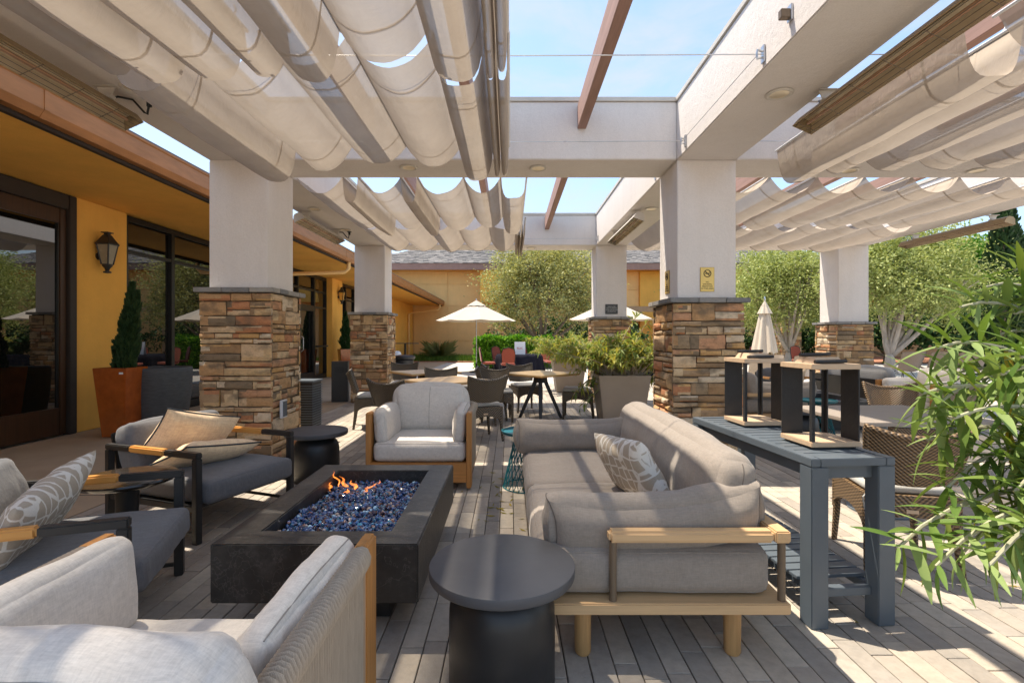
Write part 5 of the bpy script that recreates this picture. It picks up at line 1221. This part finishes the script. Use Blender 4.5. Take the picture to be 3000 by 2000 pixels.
# bar table, drum, white chair in the far left
t = thing("bar_table", "tall black bar table in front of the orange back corner", "table", (-4.6, 22.0, 0), 20)
MB().b2(-.55,.55,-.3,.3,1.02,1.05).build("tabletop", m_black, t); MB().tube([(0,0,.02),(0,0,1.02)],.05,8).build("pedestal", m_black, t); MB().b2(-.3,.3,-.3,.3,0,.02).build("foot", m_black, t)
t = thing("drum_bin", "black drum with domed lid beyond the rattan chairs on the left", "bin", (-3.52, 16.6, 0))
MB().lathe([(.0,0),(.3,0),(.33,.55),(.31,.57),(.36,.6),(.38,.66),(.36,.7),(.0,.74)], 32, cap=False).build("body", m_black, t, smooth=40)
t = thing("white_armchair", "white rounded armchair beyond the farther stone column", "chair", (-4.15, 17.2, 0), 0)
MB().cushion(.62,.6,.4,r=.15,bulge=.04,side=.02,wr=0,M=T(0,0,.22)).build("seat", m_white, t, smooth=180); MB().cushion(.66,.16,.55,r=.08,bulge=.02,side=.03,wr=0,M=T(0,.28,.55,rx=-12)).build("backrest", m_white, t, smooth=180)

# shell chairs on the right
def shell(label, loc, rz, mat, grp):
    t = thing("shell_chair", label, "chair", loc, rz, grp)
    def fn(u, v):
        e = 2*u-1; w_ = .34+.08*v
        if v < .5: k = v/.5; y = .34-.62*k; z = .40-.06*k+.10*abs(e)**2.5
        else: k = (v-.5)/.5; y = -.28-.20*k; z = .34+.52*k+.06*(1-e*e)*k-.02*math.cos(e*3); 
        return (e*w_, y+.10*abs(e)**2*(v > .3), z)
    g = MB().grid(fn, 14, 14); h = MB().grid(lambda u, v: tuple(Vector(fn(u,v))+Vector((0,.0,-.012))), 14, 14); h.f = [f[::-1] for f in h.f]; g.add(h.v, h.f); g.build("shell", mat, t, smooth=180)
    for sx in (-1, 1):
        for sy in (-1, 1): q = MB(); q.tube([(sx*.12,sy*.12-.02,.33),(sx*.28,sy*.28,0)],.012,6); q.build("leg", m_frame, t)
    return t
s1 = shell("beige shell chair nearer of the pair below the closed umbrella", (6.75, 12.0, 0), 25, m_shellt, "beige shell chairs"); dup(s1, (6.1, 12.3, 0), 5, "beige shell chair left of its twin below the closed umbrella")
b1 = shell("brown shell chair left one of the row under the pale trunked tree", (11.6, 14.8, 0), 10, m_shellb, "brown shell chairs in a row")
dup(b1, (12.4, 14.7, 0), 6, "brown shell chair second in the row under the pale trunked tree"); dup(b1, (13.2, 14.6, 0), 2, "brown shell chair third in the row, partly behind the leafy shrub")
# far right lounge
t = thing("modular_sofa", "light grey sofa with loose pillows beyond the near lantern on the right", "sofa", (6.55, 9.0, 0), -90)
MB().b2(-.9,.9,-.42,.42,.05,.2).build("base", m_frame, t, bevel=.01)
for s in (-1, 1): MB().cushion(.88,.84,.2,r=.05,bulge=.02,wr=.003,seed=s+5,n=10,M=T(s*.445,0,.31)).build("seat_cushion", m_cushgrey, t, smooth=180); MB().cushion(.86,.2,.42,r=.08,bulge=.03,side=.03,wr=.006,seed=s+8,n=10,M=T(s*.445,-.34,.6,rx=10)).build("back_cushion", m_cushgrey, t, smooth=180)
MB().b2(-.93,.93,-.5,-.46,.05,.62).build("back_panel", m_frame, t, bevel=.01)
firepit("second black fire pit on the right, seen between the lantern panels", "bed of blue fire glass in the second fire pit on the right", (4.75, 7.55, 0), 1.2, .9, 62, 900)

# leafy shrub at the right edge, each leaf its own part ---------------------
sh_ = thing("leafy_shrub", "big shrub with long narrow green and yellowing leaves reaching in from the right edge", "shrub", (2.02, 1.42, .62)); r = random.Random(77)
t = thing("dark_planter", "dark square planter just outside the right edge holding the leafy shrub", "planter", (2.05, 1.40, 0))
taper_box(MB(), .42, .56, .42, .56, .0, .68).build("box", m_taupepot, t, bevel=.006); MB().b2(-.2,.2,-.2,.2,.602,.62).build("soil", m_soil, t, smooth=0)
def leafmesh(k, mat):
    rr = random.Random(k); n_ = 7; q = MB(); vs = []; cv = rr.uniform(.10,.30); 
    for i in range(n_+1):
        u = i/n_; w_ = .078*math.sin(math.pi*min(1, u*.93+.05))**.8*(1-.25*u); z = .05*u-cv*u*u; sag = .022*math.sin(math.pi*u)
        vs += [(-w_,u,z+sag),(0,u,z),(w_,u,z+sag)]
    fs = []
    for i in range(n_): a = i*3; fs += [(a,a+1,a+4,a+3),(a+1,a+2,a+5,a+4)]
    return q.add(vs, fs).mesh("leaf", mat, smooth=180)
LM = [leafmesh(k, m_leafA) for k in range(6)]; LY = [leafmesh(k+9, m_leafB) for k in range(4)]
def D(px, py, d): return Vector(((px-1171)*d/1150, d, 1.33-(py-773)*d/1150))
tips = [(2205,705,1.55),(2150,800,1.45),(2115,905,1.40),(2225,880,1.6),(2290,770,1.7),(2060,1260,1.32),(2150,1300,1.22),(2175,1120,1.35),(2320,930,1.45),(2330,620,1.75),(2300,1060,1.3),
        (2340,1260,1.18),(2345,820,1.25),(2210,1270,1.3),(2130,1010,1.45),(2270,1300,1.12),(2330,720,1.5),(2260,660,1.7),(2190,960,1.3),(2330,1130,1.2),(2300,860,1.3),(2185,860,1.7)]
st = MB(); leaves = []; org = sh_.location
for k, (px, py, d) in enumerate(tips):
    e = D(px, py, d)-org; b0 = Vector((r.uniform(-.1,.1), r.uniform(-.1,.1), 0)); up = .5+.25*max(0, e.z)
    m1 = b0+Vector((-.02,0,up*.7)); m2 = e+Vector((.24,.02,.10+.16*(e.z < .35))); pts = []
    for i in range(13):
        u = i/12; pts.append((1-u)**3*b0+3*(1-u)**2*u*m1+3*(1-u)*u*u*m2+u**3*e)
    st.tube(pts, [.012*(1-.66*i/12) for i in range(13)], 6)
    for i in range(33):
        u = min(1, .36+.64*((i+.5)/33)**.6); j = min(11, int(u*12)); p = pts[j].lerp(pts[j+1], u*12-j); tg = (pts[j+1]-pts[j]).normalized()
        leaves.append((p, tg, u < .74, u, i))
    for sd_ in (1, 2):          # short side shoots
        u = r.uniform(.55,.9); j = int(u*12); p = pts[j]; tg = (pts[j+1]-pts[j]).normalized(); dv = (tg+Vector((r.gauss(0,.6),r.gauss(0,.6),r.gauss(.2,.5)))).normalized(); ln_ = r.uniform(.06,.13)
        st.tube([p, p+dv*ln_*.5+Vector((0,0,.01)), p+dv*ln_], [.005,.004,.003], 5)
        for q_ in range(9): leaves.append((p+dv*ln_*(.4+.6*q_/8), dv, False, .9+.1*q_/8, q_))
def inview(p):
    w_ = p+org; return w_.y > .5 and (w_.x*1150/w_.y) < 1165 and -780 < (1.33-w_.z)*1150/w_.y < 780
vis = [q for q in leaves if inview(q[0])]; inv = [q for q in leaves if not inview(q[0])]
vis.sort(key=lambda q: (q[0]+org).y); parts_ = vis[:300]; rest = vis[300:]+inv; fol = MB()
for n_, (p, tg, old, u, i) in enumerate(parts_+rest):
    a = i*2.4+r.uniform(-.4,.4); s1 = tg.orthogonal().normalized(); s2 = tg.cross(s1); d = s1*math.cos(a)+s2*math.sin(a)
    d = (d+tg*(.75 if not old else .1)+Vector((0,0,.10 if not old else -1.0))).normalized()
    s = d.cross(Vector((0,0,1)))
    if s.length < .1: s = d.orthogonal()
    s.normalize(); up = s.cross(d).normalized(); l = r.uniform(.095,.165)*(1.15 if old else 1)*(.7 if u > .985 else 1)
    M_ = Matrix((s, d, up)).transposed().to_4x4(); M_.translation = p
    M_ = M_ @ Matrix.Rotation(r.uniform(-.5,.5),4,'Y') @ Matrix.Diagonal((l*r.uniform(.8,1.25), l, l, 1))
    me = r.choice(LY if (old and r.random() < .7) else LM)
    if n_ < 300: o = link("leaf", me, sh_); o.matrix_local = M_
    else: fol.add([v.co for v in me.vertices], [tuple(q.vertices) for q in me.polygons], M_)
tag(fol.build("inner_leaves", m_leafA, sh_, smooth=180), kind='stuff')
st.build("stem", m_stem, sh_)

# dry leaves fallen on the pavers
g = MB(); r = random.Random(91)
for k in range(60):
    x, y = (r.gauss(-.05,.12), r.gauss(4.0,.5)) if k < 34 else (r.uniform(-1.5,3), r.uniform(1.8,6)); a = r.uniform(0,6.3); l = r.uniform(.015,.04); c0, s0 = math.cos(a)*l, math.sin(a)*l
    g.add([(x-c0,y-s0,.004),(x+s0*.25,y-c0*.25,.007),(x+c0,y+s0,.005+r.uniform(0,.012)),(x-s0*.25,y+c0*.25,.004)], [(0,1,2,3)])
tag(g.build("fallen_leaves", m_leafB, smooth=0), kind='stuff')
